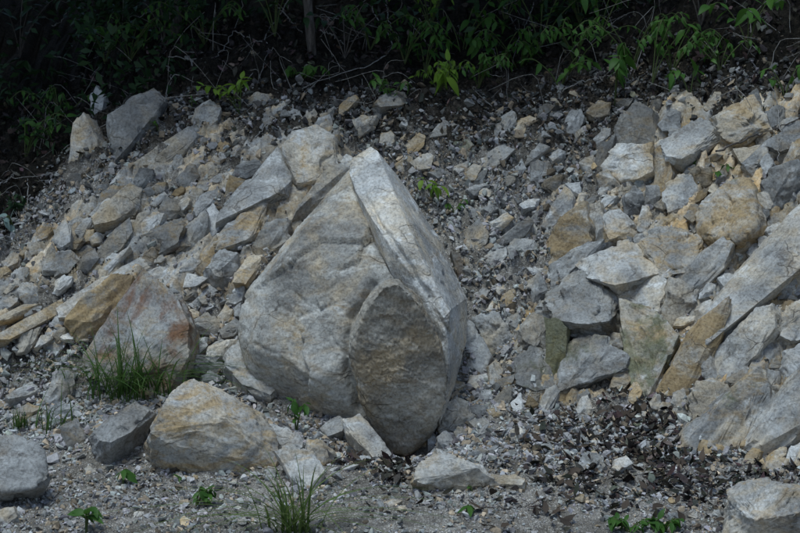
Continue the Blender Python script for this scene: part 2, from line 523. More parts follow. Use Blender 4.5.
def inside(px, py, poly):
    """signed distance in px, positive within the outline"""
    ins = np.zeros(len(px), bool); best = np.full(len(px), 1e9)
    for (x0, y0), (x1, y1) in zip(poly, np.roll(poly, -1, 0)):
        dx, dy = x1 - x0, y1 - y0
        q = np.clip(((px - x0) * dx + (py - y0) * dy) / (dx * dx + dy * dy), 0, 1)
        best = np.minimum(best, np.hypot(px - x0 - q * dx, py - y0 - q * dy))
        ins ^= ((y0 > py) != (y1 > py)) & (px < dx * (py - y0) / (dy + 1e-9) + x0)
    return np.where(ins, best, -best)

def bedrock(x, y, poly, seed, ang):
    """height of a jointed outcrop: long facets along the bedding, stepping up from the soil where the outline says"""
    sh = np.broadcast(x, y).shape
    x = np.broadcast_to(x, sh).ravel().astype(float); y = np.broadcast_to(y, sh).ravel().astype(float)
    z0 = H0(x, y); px, py = project(np.stack([x, y, z0], 1))
    P = np.stack([x, y * 1.4, 0 * x], 1)
    m = np.clip((inside(px, py, poly) + 22 * fbm(P * 6 + seed, 3)) / 26, -1, 1)
    wx = x + .03 * noise(P * 5 + seed); wt = y * 1.43 + .03 * noise(P * 5 + 40 + seed)
    a = math.radians(ang); u = wx * math.cos(a) + wt * math.sin(a); v = -wx * math.sin(a) + wt * math.cos(a)
    h1, t1, e1 = shards(u * .36, v, .105, seed)
    h2, t2, e2 = shards(u * .5, v, .042, seed + 7)
    h3, t3, e3 = shards(u * .8, v, .02, seed + 13)
    big = fbm(P * 2.3 + seed, 2)
    d = .050 * h1 + .020 * h2 + .007 * h3 - .030 * np.exp(-(e1 / .07) ** 2) - .010 * np.exp(-(e2 / .1) ** 2) + .05 * big
    z = z0 + .035 + 1.15 * d - .16 * np.clip(.35 - m, 0, 2)
    return z.reshape(sh), (t1 * .5 + t2 * .3 + t3 * .2).reshape(sh), m.reshape(sh)

BEDS = ((OUT_R, 31, 50), (OUT_L, 57, 44))
def HT(x, y):
    """top of soil or bedrock, whichever is higher"""
    z = H(x, y)
    for poly, seed, ang in BEDS: z = np.maximum(z, bedrock(x, y, poly, seed, ang)[0])
    return z

def hit(px, py, fn=H0):
    px = np.atleast_1d(np.asarray(px, float)); py = np.atleast_1d(np.asarray(py, float))
    d = ray(px, py)
    t0 = np.full(len(px), 3.6); step = .06; done = np.zeros(len(px), bool); res = np.full(len(px), 30.0)
    t = t0.copy()
    for _ in range(300):
        P = CAM + d * t[:, None]
        below = (P[:, 2] < fn(P[:, 0], P[:, 1])) & ~done
        res[below] = t[below]; done |= below
        t += step
        if done.all(): break
    lo, hi = res - step, res.copy()
    for _ in range(10):
        mid = (lo + hi) / 2; P = CAM + d * mid[:, None]
        b = P[:, 2] < fn(P[:, 0], P[:, 1])
        hi = np.where(b, mid, hi); lo = np.where(b, lo, mid)
    return CAM + d * hi[:, None]

def nrm(x, y, e=.04, fn=H0):
    return unit(np.stack([-(fn(x + e, y) - fn(x - e, y)) / (2 * e), -(fn(x, y + e) - fn(x, y - e)) / (2 * e), np.ones_like(np.asarray(x, float))], -1))

rim_px = lambda x: np.interp(x, [-60, 0, 35, 60, 75, 95, 160, 250, 330, 420, 500, 560, 640, 720, 860],
                             [265, 245, 205, 170, 150, 105, 100, 92, 95, 92, 80, 66, 66, 80, 88])

def grid_axis(lo, hi, step, far_lo, far_hi):
    a = [lo - step]
    s = step
    core = list(np.arange(lo, hi + 1e-9, step))
    left = []; x = lo; s = step
    while x > far_lo: s *= 1.22; x -= s; left.append(x)
    right = []; x = core[-1]; s = step
    while x < far_hi: s *= 1.22; x += s; right.append(x)
    return np.array(left[::-1] + core + right)

def build_terrain():
    xs = grid_axis(-2.3, 2.3, .0125, -60, 60); ys = grid_axis(-1.5, 2.1, .0125, -60, 60)
    X, Y = np.meshgrid(xs, ys)
    Z = H(X, Y)
    V = np.stack([X.ravel(), Y.ravel(), Z.ravel()], 1)
    nx, ny = len(xs), len(ys)
    i = np.arange(nx * ny).reshape(ny, nx)
    F = np.stack([i[:-1, :-1], i[:-1, 1:], i[1:, 1:], i[1:, :-1]], -1).reshape(-1, 4)
    me = mesh_np('hillside', V, F, True)
    px, py = project(V)
    front = V[:, 1] > -5
    hum = np.where(front, np.clip((rim_px(px) - py) / 40 + .45, 0, 1), 0)
    hum = np.where(V[:, 1] > 3, 1, hum)
    hum = np.where(V[:, 1] < -1.3, 0.0, hum)
    dirt = np.clip((200 - py) / 130, 0, 1) * .75 + .22
    dirt += .5 * np.exp(-(((px - 640) / 70) ** 2 + ((py - 430) / 40) ** 2)) + .45 * np.exp(-(((px - 40) / 80) ** 2 + ((py - 340) / 60) ** 2))
    dirt = np.where(py > 395, np.minimum(dirt, -.25 + .75 * np.exp(-(((px - 640) / 90) ** 2 + ((py - 440) / 40) ** 2))), dirt)
    dirt = np.where(V[:, 1] < -1.3, -.2, dirt)
    ca = me.color_attributes.new('soil', 'FLOAT_COLOR', 'POINT')
    ca.data.foreach_set('color', np.stack([hum, dirt, np.where(np.abs(V[:, 0]) < 4, rubble(V[:, 0], V[:, 1])[1], .5), 1 + 0 * hum], 1).astype(np.float32).ravel())
    o = obj('hillside', me, M_SOIL)
    tag(o, kind='structure')
build_terrain()

# ------------------------------------------------------------------ rocks
BED_L = RIGHT * -.60 + UP * .80          # bedding dips up to the right
BED_R = RIGHT * -.74 + UP * .67
POLYS = []; REFS = []

def rock_col(o, c):
    o.color = c

def outline_rock(label, poly, c, name='rock', th=.38, dp=.7, w=.55, p=120, rough=1.0, strata=None, stand=None, group=None, seed=None, lumps=1.0, scale_f=None, brk=.085):
    """a rock whose outline in the photograph is poly; distance from the ground it touches"""
    poly = np.array(poly, float); POLYS.append(poly)
    seed = len(POLYS) if seed is None else seed
    R = np.random.default_rng(1000 + seed)
    ctr = poly.mean(0)
    x, y = poly[:, 0], poly[:, 1]
    area = abs(np.sum(x * np.roll(y, -1) - y * np.roll(x, -1))) / 2
    spx = math.sqrt(area)
    a = hit(*ctr)[0]
    n0 = nrm(a[:1], a[1:2])[0]
    if stand is None: stand = n0[2] > .86
    tocam = unit(CAM - a)
    if stand:
        b = poly[np.argmax(y)]; a = hit(b[0], b[1] - 2)[0]
        n = unit(tocam * 1.0 + np.array([0, 0, .45]))
        a = a + np.array([0, .02, 0])
    else:
        n = unit(w * n0 + (1 - w) * tocam)
        m_px = (a[1] - CAM[1]) / F_PX
        a = a + n * (.12 * spx * m_px + (.022 if inside(ctr[:1], ctr[1:], OUT_R)[0] > 8 or inside(ctr[:1], ctr[1:], OUT_L)[0] > 8 else 0))
    d = ray(x, y)
    t = ((a - CAM) @ n) / (d @ n)
    P = CAM + d * t[:, None]
    c3 = P.mean(0)
    m_px = np.linalg.norm(c3 - CAM) / F_PX
    size = spx * m_px
    if not stand: th *= .62
    pts = []
    P = c3 + (P - c3) * (1.04 if stand else 1.24 if spx > 24 else 1.16)
    pts.append(P)
    sf = R.uniform(.80, .97) if scale_f is None else scale_f
    e1 = unit(np.cross(n, [0, 0, 1.0])); e2 = np.cross(n, e1)
    q = P - c3
    def face(sc, h0, g1, g2, sx, sy):
        c_ = c3 + (e1 * sx + e2 * sy) * size
        f_ = c_ + (q * sc)
        dd = f_ - c3
        return f_ + n * np.clip(h0 * size + g1 * (dd @ e1) + g2 * (dd @ e2), .08 * size, 1.1 * size)[:, None]
    pts.append(face(sf, th, R.normal() * .40, R.normal() * .34, R.uniform(-.08, .08), R.uniform(-.08, .08)))
    if R.random() < .6: pts.append(face(sf * .45, th * 1.35, R.normal() * .4, R.normal() * .4, R.uniform(-.2, .2), R.uniform(-.2, .2)))
    pts.append(c3 + q * .82 - n * dp * size)
    if stand:
        low = P[P[:, 2] < np.median(P[:, 2])]
        pts.append(low * .9 + c3 * .1 - np.array([0, 0, .35 * size]))
    pts = np.concatenate(pts)
    if p < 60:
        X, nr, F = poly_solid(pts, px_level(spx), p)
    else:
        X, nr, F = hull_solid(pts, int(np.clip(round(spx / 3.8), 4, 18)))
        lumps, brk = lumps * .9, brk * 1.15
        if strata is not None: strata = (strata[0], strata[1] * 1.2, strata[2] * 1.25) + tuple(strata[3:])
    X = roughen(X, nr, size, seed * .37, rough, strata, lumps, brk)
    base = np.array([c3[0], c3[1], X[:, 2].min()])
    o = obj(name, mesh_np(name, X - base, F, True), M_ROCK, loc=base)
    o.color = c
    tag(o, label, 'boulder' if name == 'boulder' else 'stone' if name == 'stone' else 'rock', group)
    if not group: REFS.append((label, ctr))
    return o

def build_outcrop(poly, seed, ang, label, colr, x0, x1, y0, y1):
    xs = np.arange(x0, x1, .0068); ys = np.arange(y0, y1, .0068 * .8)
    X, Y = np.meshgrid(xs, ys)
    Z, tn, m = bedrock(X, Y, poly, seed, ang)
    P = np.stack([X.ravel(), Y.ravel(), Z.ravel()], 1)
    n = nrm(P[:, 0], P[:, 1])
    P = P + n * (.004 * fbm(P * 40, 3, .6) + .003 * fbm(P * 110 + 3, 2))[:, None]
    P[:, 0] += .010 * noise(P * 22); P[:, 2] += .006 * noise(P * 31 + 9)
    nx, ny = len(xs), len(ys); i = np.arange(nx * ny).reshape(ny, nx)
    F = np.stack([i[:-1, :-1], i[:-1, 1:], i[1:, 1:], i[1:, :-1]], -1).reshape(-1, 4)
    ok = (m.ravel()[F] > -.75).all(1) & (np.abs(project(P)[0][F] - 400) < 440).all(1)
    F = F[ok]; used = np.unique(F); mp = np.zeros(len(P), int); mp[used] = np.arange(len(used))
    tn = tn.ravel()[used]; P = P[used]; F = mp[F]
    b_ = np.array([P[:, 0].mean(), P[:, 1].mean(), P[:, 2].min()])
    me = mesh_np('rock_outcrop', P - b_, F, True)
    hue = np.where((tn > .60)[:, None], np.array([1.10, 1.01, .89]), np.array([1.0, 1.0, 1.0])) * (.62 + .72 * tn)[:, None]
    ca = me.color_attributes.new('tone', 'FLOAT_COLOR', 'POINT')
    ca.data.foreach_set('color', np.concatenate([hue, np.ones((len(hue), 1))], 1).astype(np.float32).ravel())
    o = obj('rock_outcrop', me, M_OUTCROP, loc=b_); o.color = colr
    tag(o, label, 'rock outcrop')
build_outcrop(OUT_R, 31, 50, 'jointed cream and ochre bedrock exposed across the right bank', (1.05, .74, .4, .25), .3, 1.95, -.35, 1.55)
build_outcrop(OUT_L, 57, 44, 'layered pale bedrock exposed on the left slope beside the boulder', (1.0, .56, .15, .25), -1.85, -.1, .2, 1.5)

# --- the big split boulder
def big_boulder():
    base = np.array([at(400, 440, .25)[0], .25, -.1])
    root = obj('boulder', None, loc=base)
    tag(root, 'huge pale pointed boulder with a split crest, leaning on the rubble slope', 'boulder')
    def pts(L): 
        L = np.array(L, float); return at(L[:, 0], L[:, 1], L[:, 2])
    def seg_dist(px, py, line):
        line = np.array(line, float); best = np.full(len(px), 1e9); side = np.zeros(len(px))
        for (x0, y0), (x1, y1) in zip(line[:-1], line[1:]):
            dx, dy = x1 - x0, y1 - y0; L2 = dx * dx + dy * dy
            s = np.clip(((px - x0) * dx + (py - y0) * dy) / L2, 0, 1)
            q = np.hypot(px - x0 - s * dx, py - y0 - s * dy)
            sd_ = np.sign((px - x0) * dy - (py - y0) * dx)
            m = q < best; best = np.where(m, q, best); side = np.where(m, sd_, side)
        return best, side
    body = pts([(352, 165, .56), (349, 172, .50), (243, 296, .38), (240, 338, .34), (252, 378, .34), (298, 408, .27), (356, 424, .22),
                (288, 262, .25), (378, 236, .23), (262, 346, .20), (310, 378, .12), (368, 350, .07), (398, 288, .10),
                (440, 330, .08), (452, 380, .14), (440, 420, .14), (400, 445, .18), (462, 320, .35),
                (300, 280, 1.0), (430, 300, .95), (372, 190, .95), (255, 380, .8), (450, 430, .75), (360, 440, .7), (300, 430, .6)])
    slab = pts([(371, 147, .54), (352, 158, .52), (349, 172, .47), (355, 190, .36), (374, 222, .20), (400, 262, .11), (425, 294, .03), (444, 318, -.02),
                (378, 152, .50), (398, 205, .26), (424, 262, .07), (450, 312, .0),
                (408, 190, .62), (437, 236, .52), (466, 298, .40), (466, 340, .34), (455, 385, .18), (440, 424, .10), (450, 380, .02), (448, 345, -.02),
                (430, 240, 1.0), (460, 330, .9), (440, 420, .7), (380, 180, .9), (400, 300, .6), (425, 440, .5)])
    lobe_f = np.array([(398, 277), (382, 281), (366, 300), (352, 330), (349, 352), (356, 382), (362, 404), (380, 436), (393, 452), (410, 455), (430, 436), (445, 404), (450, 376), (440, 336), (420, 296)], float)
    lf = [(402 + (a - 402) * .93, 368 + (b - 368) * .94, -.125 + (b - 276) / 180 * .23) for a, b in lobe_f]
    lb = [(400 + (a - 400) * 1.02, 365 + (b - 365) * .97, .45) for a, b in lobe_f]
    lm = [(400 + (a - 400) * 1.02, 362 + (b - 362) * 1.01, -.075 + (b - 276) / 180 * .21) for a, b in lobe_f]
    lobe = pts(lf + lm + lb + [(405, 350, -.06), (398, 385, -.02)])
    for nm, P, lev, p, col, rg, lab, strata, lump in (
            ('body', body, 7, 110, (1.04, .36, .12, .0), 1.1, None, None, .22),
            ('crest_slab', slab, 7, 130, (1.35, .26, .05, .1), .9, 'paler streaked slab split off along the crest', (BED_R * .3 + RIGHT * .9 + np.array([0, -.3, 0]), 17, .0045, .04), .10),  # pale streaked stone, its colour lifted further to show the light falling on it
            ('front_lobe', lobe, 7, 70, (.98, .3, .15, .05), 1.6, 'darker earthy oval front face', None, .45)):
        X, nr, F = poly_solid(P, lev, p) if nm != 'crest_slab' else hull_solid(P, 34)
        X = roughen(X, nr, .8, {'body': 3.3, 'crest_slab': 5.1, 'front_lobe': 8.2}[nm], rg, strata, lump, {'body': .022, 'crest_slab': .014, 'front_lobe': .012}[nm])
        d = np.zeros(len(X)); px, py = project(X); fr = nr[:, 1] < .25; px = px + 2.5 * noise(X * 9) + 1.5 * noise(X * 30); py = py + 2.5 * noise(X * 9 + 50)
        if nm == 'body':
            q, s = seg_dist(px, py, [(286, 262), (300, 250), (322, 238), (345, 240), (372, 237)])
            d -= fr * .022 * (s < 0) * np.clip(1 - q / 75, 0, 1) * (q < 75)
            for ln, wd, dpth in (([(355, 190), (370, 225), (388, 262), (400, 282)], 3.0, .02), ([(288, 262), (292, 290), (304, 305)], 2.5, .008), ([(372, 284), (356, 312), (347, 338), (346, 354), (353, 384), (360, 408)], 4.5, .035),
                                 ([(330, 300), (326, 330), (340, 352)], 2, .007), ([(255, 345), (275, 352), (296, 372), (330, 392)], 2.2, .008), ([(270, 300), (300, 318), (342, 300)], 2, .006)):
                q, s = seg_dist(px, py, ln); d -= fr * dpth * np.exp(-(q / wd) ** 2)
        elif nm == 'crest_slab':
            for ln, wd, dpth in (([(362, 190), (385, 232), (408, 264), (432, 300)], 2.6, .022), 
                                 ([(432, 300), (450, 335), (461, 352)], 2.2, .012), ([(420, 285), (440, 322), (450, 335)], 1.8, .008)):
                q, s = seg_dist(px, py, ln); d -= fr * dpth * np.exp(-(q / wd) ** 2)
        X = X + nr * d[:, None]
        o = obj(nm, mesh_np(nm, X - base, F, True), M_EARTHY if nm == 'front_lobe' else M_BEIGE if nm == 'body' else M_ROCK, root)
        o.color = col
        if lab: o['label'] = lab
    POLYS.append(np.array([(372, 147), (243, 300), (243, 345), (255, 378), (300, 405), (350, 415), (400, 455), (435, 420), (467, 370), (467, 300)], float))
big_boulder()

exec_rocks = []
G, GW, OC, GR, RU, DK, TN = (1.0, .25, .1, .05), (1.25, .18, .0, .0), (1.0, .85, .1, .15), (.85, .35, .8, .1), (.9, .6, .1, .8), (.62, .2, .3, .05), (.92, .62, .15, .1)
SL = (BED_L, 20, .009, .2); SR = (BED_R, 18, .010, .2)
def R(label, poly, c=G, **kw):
    if kw.get('strata'): kw.setdefault('brk', .035); kw.setdefault('lumps', .5)
    outline_rock(label, poly, c, **kw)

# upper left of the slope
R('dark slate slab standing upright below the undergrowth at upper left', [(112, 121), (132, 108), (150, 98), (160, 106), (156, 124), (148, 138), (136, 156), (124, 170), (114, 164)], (.60, .12, .2, .0), th=.22, rough=.7)
R('jagged rusty white rock left of the dark slate slab', [(70, 178), (76, 150), (82, 134), (94, 126), (103, 146), (100, 162), (85, 177)], (1.15, .6, .1, .3), th=.5, strata=(RIGHT, 26, .004))
R('small bluish white spike of rock at the left edge of the undergrowth', [(92, 98), (98, 88), (107, 100), (105, 120), (94, 119)], (.95, .2, .1, .1), name='stone', th=.6)
R('long grey slab running from the dark slate up to the right', [(130, 168), (160, 148), (190, 131), (200, 139), (182, 157), (150, 172)], (.85, .3, .2, .0), th=.3, strata=SL)
R('pale blocky rock under the bright green shrub', [(190, 126), (196, 110), (210, 101), (221, 116), (218, 128), (202, 138)], (.95, .45, .2, .0))
R('small dark stone wedged under the pale blocky rock', [(194, 151), (204, 138), (211, 144), (199, 155)], (.7, .1, .2, 0), name='stone')
R('large smooth light grey slab leaning beside a crack, upper left of the boulder', [(274, 155), (289, 177), (284, 197), (262, 201), (243, 215), (224, 226), (227, 207), (250, 181)], (1.05, .22, .1, 0), th=.25, rough=.7, lumps=.5)
R('bluish white rock with orange stain above the big boulder', [(281, 152), (296, 135), (316, 133), (330, 140), (332, 165), (325, 177), (296, 191), (289, 175)], (1.15, .55, .05, .25), th=.4)
R('small pale domed stone on top of the orange stained rock', [(311, 131), (320, 119), (329, 116), (333, 132), (318, 134)], (1.0, .2, .1, 0), name='stone')
R('streaked pale strip of rock tucked behind the boulder crest', [(300, 207), (325, 178), (352, 172), (350, 190), (312, 218), (288, 234)], (1.0, .5, .1, .1), th=.25, strata=SL)
R('ochre banded slab under the smooth light grey slab', [(218, 240), (244, 217), (263, 203), (261, 230), (252, 243), (220, 256)], (1.0, .75, .1, .1), th=.3)
R('orange brown block at the lower end of the ochre slab', [(200, 266), (202, 252), (217, 239), (219, 254), (205, 273)], OC)
R('bright white upright stone left of the light grey slab', [(207, 213), (213, 207), (221, 216), (220, 232), (212, 241), (208, 236)], (1.55, .0, .0, 0), name='stone')
R('thin bright white sliver under the light grey slab', [(220, 237), (228, 228), (237, 221), (235, 230), (222, 238)], (1.5, .05, .0, 0), name='stone')
R('grey rounded rock above the bright white stone', [(194, 216), (200, 198), (216, 190), (221, 198), (208, 207), (198, 222)], (.85, .2, .2, 0))
R('grey angular rock left of the bright white stone', [(186, 232), (196, 224), (208, 219), (209, 234), (198, 250), (187, 251)], (.9, .15, .1, 0))
R('cream rock with ochre top touching the boulder left flank', [(238, 278), (248, 258), (264, 257), (260, 270), (248, 287), (237, 287)], (1.05, .7, .05, .1))
R('brown grey rock between ochre slab and boulder', [(254, 249), (268, 228), (288, 224), (286, 243), (264, 259)], (.85, .5, .15, .1), strata=SL)
R('pebbly grey rock below the orange brown block', [(205, 275), (222, 258), (238, 262), (236, 282), (215, 289)], (.92, .3, .15, 0), rough=2)
R('rounded whitish rock on the left rim of the slope', [(52, 238), (58, 228), (65, 222), (71, 232), (72, 250), (64, 254), (54, 247)], (1.0, .3, .1, 0))
R('small ochre rock at the far left rim', [(33, 240), (38, 228), (46, 224), (53, 230), (51, 243), (38, 247)], (.85, .75, .1, .2), name='stone')
R('thin grey slab slanting on the left rim', [(77, 232), (88, 218), (98, 207), (101, 214), (94, 227), (82, 241)], (.85, .15, .15, 0), th=.3)
R('pale rock with ochre blotch in the row along the left rim', [(96, 221), (112, 206), (128, 187), (138, 194), (132, 216), (120, 227), (102, 232)], (1.02, .5, .15, 0), th=.35)
R('greenish streaked rock below the pale rim rock', [(94, 261), (112, 236), (128, 224), (131, 236), (120, 251), (100, 264)], (.9, .45, .5, .1), strata=SL)
R('narrow grey rock under the whitish rim rock', [(44, 260), (52, 244), (57, 256), (56, 273), (43, 274)], (.82, .25, .2, 0))
R('squat yellowish rock beside the narrow grey rock', [(57, 254), (70, 252), (79, 260), (68, 271), (56, 275)], (.95, .55, .1, .1))
R('small grey rock between two streaked rocks at left', [(78, 263), (94, 251), (98, 259), (88, 271), (80, 271)], (.8, .3, .2, .1), name='stone')
R('slender pale stone lying in brown rubble at left', [(151, 206), (164, 193), (168, 196), (156, 208)], (1.0, .3, .2, 0), name='stone', th=.3)
# banded outcrop at left
R('ochre band of layered rock at the left edge', [(-8, 346), (24, 328), (40, 316), (58, 302), (61, 312), (34, 329), (12, 345)], (1.0, .85, .1, .25), th=.4, strata=SL)
R('whitish band of layered rock at left', [(62, 312), (80, 296), (100, 282), (113, 279), (92, 302), (74, 320), (64, 321)], (1.25, .4, .0, .1), th=.35, strata=SL)
R('wide yellowish layered rock left of the rusty pointed boulder', [(74, 323), (94, 300), (112, 286), (129, 283), (127, 302), (112, 318), (94, 337), (80, 337)], (1.02, .9, .05, .25), th=.3, strata=SL)
R('thin white ledge above the yellowish layered rock', [(88, 283), (104, 269), (120, 258), (130, 255), (108, 277), (92, 288)], (1.35, .3, 0, .1), th=.3, strata=SL)
R('grey layered rock above the rusty pointed boulder', [(110, 282), (126, 267), (139, 259), (147, 268), (128, 287), (112, 288)], (.98, .4, .1, .1), strata=SL)
R('small white stone above the grey layered rock', [(140, 257), (148, 252), (153, 258), (142, 267)], (1.4, .1, 0, 0), name='stone')
R('low brown ledge at the left edge above the ochre band', [(-8, 322), (22, 306), (38, 306), (22, 320), (-8, 330)], (.9, .75, .1, .3), th=.35, strata=SL)
R('pointed boulder with rust red cap and flanks behind the grass', [(95, 353), (112, 327), (130, 304), (147, 286), (165, 300), (182, 318), (190, 338), (188, 365), (170, 390), (130, 392), (105, 378)], (.9, .55, .2, .66), name='boulder', th=.42, rough=.8, brk=.03, lumps=.5)
R('brown grey block under the dark gap at left', [(146, 236), (166, 226), (184, 232), (178, 248), (158, 254)], (.62, .5, .2, .5), rough=2)
# stones between rusty boulder and big boulder
R('flat grey stone right of the rusty boulder, topmost', [(192, 304), (210, 287), (217, 293), (198, 309)], G, name='stone', th=.3)
R('flat grey stone leaning under the topmost flat one', [(204, 307), (220, 296), (225, 302), (208, 312)], G, name='stone', th=.3)
R('rounded grey rock between rusty boulder and big boulder', [(190, 325), (208, 316), (221, 324), (216, 335), (196, 334)], (1.0, .3, .1, 0))
R('pale cube like stone touching the big boulder at left', [(232, 293), (238, 286), (246, 290), (243, 300)], GW, name='stone')
R('cream tipped upright stone near the big boulder left flank', [(218, 319), (226, 306), (233, 312), (232, 321), (223, 329)], (1.1, .6, 0, 0), name='stone')
R('small pale stone pressed against the big boulder left flank', [(234, 309), (242, 303), (241, 317), (235, 316)], G, name='stone')
R('bright white chip beside the rusty boulder right edge', [(194, 341), (206, 338), (208, 347), (198, 355)], (1.45, .05, 0, 0), name='stone')
R('dark grey flat rock in the gap right of the rusty boulder', [(192, 360), (208, 356), (224, 365), (216, 373), (196, 375)], (.62, .1, .1, 0))
R('triangular grey stone above the boulder side wedge', [(220, 331), (236, 319), (242, 325), (234, 337), (224, 339)], (.8, .2, .1, 0), name='stone')
R('white lump above the flat grey stones', [(184, 287), (187, 274), (196, 275), (207, 281), (196, 288)], (1.35, .15, 0, 0), name='stone')
R('white chip above the rusty cap', [(162, 289), (170, 278), (173, 284), (164, 290)], (1.45, .0, 0, 0), name='stone')
R('grey wedge with ochre spot propping the big boulder at left', [(223, 370), (230, 350), (241, 336), (256, 360), (278, 392), (271, 402), (240, 390)], (.95, .45, .15, .1), th=.3, stand=True)
# foreground left
def veined_boulder():
    y0 = hit(20, 510)[0][1]
    L = np.array([(-30, 438, .13), (0, 434, .14), (22, 433, .13), (44, 448, .09), (50, 478, .02), (34, 488, -.03), (0, 491, -.05), (-30, 490, -.05), (44, 494, .08), (28, 512, .17), (0, 514, .18), (-30, 513, .18), (40, 500, .3), (-30, 505, .32)])
    P = at(L[:, 0], L[:, 1], y0 + L[:, 2])
    X, nr, F = poly_solid(P, 6, 60)
    X = roughen(X, nr, .3, 4.4, .9, None, .6, .03)
    b_ = np.array([P[:, 0].mean(), P[:, 1].mean(), X[:, 2].min()])
    o = obj('boulder', mesh_np('boulder', X - b_, F, True), M_ROCK, loc=b_); o.color = (.80, .2, 0, .05)
    tag(o, 'grey undercut boulder cut off by the left edge of the picture', 'boulder')
    POLYS.append(L[[0, 1, 2, 3, 4, 8, 9, 11], :2]); REFS.append((o['label'], POLYS[-1].mean(0)))
veined_boulder()
R('small cream stone under the undercut grey boulder', [(-4, 511), (16, 507), (20, 519), (6, 528), (-6, 526)], (1.05, .5, .1, 0), name='stone', stand=True)
R('big cream and ochre rock half buried in foreground gravel', [(147, 446), (160, 418), (172, 402), (188, 390), (210, 396), (235, 406), (258, 415), (270, 432), (277, 456), (272, 466), (240, 470), (200, 462), (165, 454)], (1.08, .72, .0, .25), th=.30, stand=True, rough=1.3, brk=.03, lumps=.6)
R('dark blue grey slate rock left of the big cream rock', [(91, 438), (111, 417), (135, 403), (156, 414), (146, 430), (135, 446), (111, 459), (96, 452)], (.72, .15, .3, 0), th=.4, stand=True, strata=SL)
R('small ochre stone on top of the slate rock', [(135, 391), (152, 391), (159, 400), (142, 404)], (1.0, .8, 0, .2), name='stone', stand=True)
R('pale ochre stone at the left foot of the slate rock', [(61, 432), (78, 422), (84, 438), (70, 450)], (1.1, .6, 0, .1), name='stone', stand=True)
R('rounded pale rock behind the thin grass at far left', [(45, 394), (52, 381), (60, 374), (69, 376), (75, 392), (62, 406), (46, 405)], (.92, .35, .15, .05), stand=True)
R('long grey rock lying at the left edge above the undercut boulder', [(4, 403), (18, 390), (32, 382), (44, 382), (45, 391), (26, 402), (8, 408)], (.9, .3, .1, 0), stand=True, strata=SL)
R('bluish white fragment under the thin grass', [(45, 416), (62, 404), (80, 410), (71, 422), (54, 424)], (1.75, .0, .0, 0), name='stone', stand=True, rough=.5)
R('low ochre stone under the long grey rock', [(10, 415), (28, 406), (42, 412), (27, 420)], (.9, .7, .1, .1), name='stone', stand=True)
R('bluish grey fragment leaning on the big cream rock', [(270, 425), (286, 430), (304, 448), (300, 457), (282, 458)], (1.05, .15, 0, .1), stand=True)
R('cream rock with rusty left edge below the boulder', [(306, 442), (322, 442), (336, 454), (334, 463), (322, 466), (306, 458)], (1.12, .75, 0, .1), stand=True)
R('cream triangular rock behind the foreground grass', [(277, 456), (288, 454), (316, 459), (325, 478), (312, 489), (302, 490), (286, 470)], (1.25, .62, 0, 0), stand=True, th=.45)
R('small white pebble in front of the boulder base', [(311, 439), (320, 432), (324, 436), (314, 441)], (1.5, 0, 0, 0), name='stone', stand=True)
R('grey lump against the boulder base', [(320, 428), (338, 417), (345, 422), (343, 437), (328, 440)], (.98, .25, .1, 0), stand=True)
R('slanting pale slab beside the dark hollow under the boulder', [(342, 421), (360, 414), (369, 426), (385, 446), (397, 461), (372, 462), (356, 444), (347, 436)], (1.08, .4, .1, 0), stand=True, th=.3)
R('small ochre stone in front of the cream triangular rock', [(280, 491), (296, 487), (295, 497), (285, 498)], (1.0, .7, 0, .3), name='stone', stand=True)
R('tiny ochre block at the right foot of the big cream rock', [(265, 479), (268, 467), (277, 470), (275, 480)], OC, name='stone', stand=True)
# foreground centre
R('long low pale rock lying in front of the dark hollow', [(413, 488), (422, 468), (436, 459), (456, 463), (482, 472), (499, 487), (482, 489), (460, 489), (430, 491)], (1.05, .5, .1, .05), th=.5, stand=True)
R('ochre ridge continuing right from the long low rock', [(486, 475), (514, 477), (527, 484), (525, 491), (508, 492), (492, 489)], (.95, .85, .2, .1), stand=True)
R('chunky white stone right of the dark hollow', [(437, 441), (446, 430), (456, 440), (450, 449), (438, 448)], (1.4, .1, 0, 0), name='stone', stand=True)
R('upright pale stone at the right lip of the dark hollow', [(427, 441), (431, 432), (437, 436), (435, 448), (428, 448)], (1.15, .15, 0, 0), name='stone', stand=True)
R('rounded pale grey rock at the boulder right foot', [(439, 431), (441, 412), (456, 402), (470, 408), (475, 422), (468, 432), (452, 434)], (1.05, .3, .1, 0), stand=True, rough=1.6)
R('ochre cobble in the bottom gravel left of the long low rock', [(379, 506), (394, 499), (403, 502), (392, 509)], (1.15, .8, 0, .05), name='stone', stand=True)
R('white stone behind the long low rock', [(476, 432), (488, 425), (486, 436), (478, 440)], (1.4, .05, 0, 0), name='stone', stand=True)
R('tan oblong stone just behind the long low rock', [(466, 457), (480, 448), (489, 450), (472, 464)], (1.05, .6, .1, 0), name='stone', stand=True)
R('pale grey rock among dead leaves at lower right', [(578, 465), (588, 453), (599, 457), (606, 468), (598, 475), (584, 471)], (1.0, .3, 0, 0), stand=True)
R('cream stone among dead leaves at lower right', [(611, 471), (614, 460), (625, 457), (632, 466), (618, 475)], (1.3, .5, 0, 0), name='stone', stand=True)
R('small square brown stone on gravel below the mossy column', [(525, 408), (528, 397), (539, 406), (534, 414)], (.5, .9, .2, .6), name='stone', stand=True)
R('pale boulder with rust stain in the bottom right corner', [(721, 535), (722, 508), (732, 496), (750, 489), (772, 490), (800, 500), (822, 512), (822, 552), (724, 552)], (1.05, .55, .05, .25), name='boulder', th=.5, stand=True, rough=1.4)
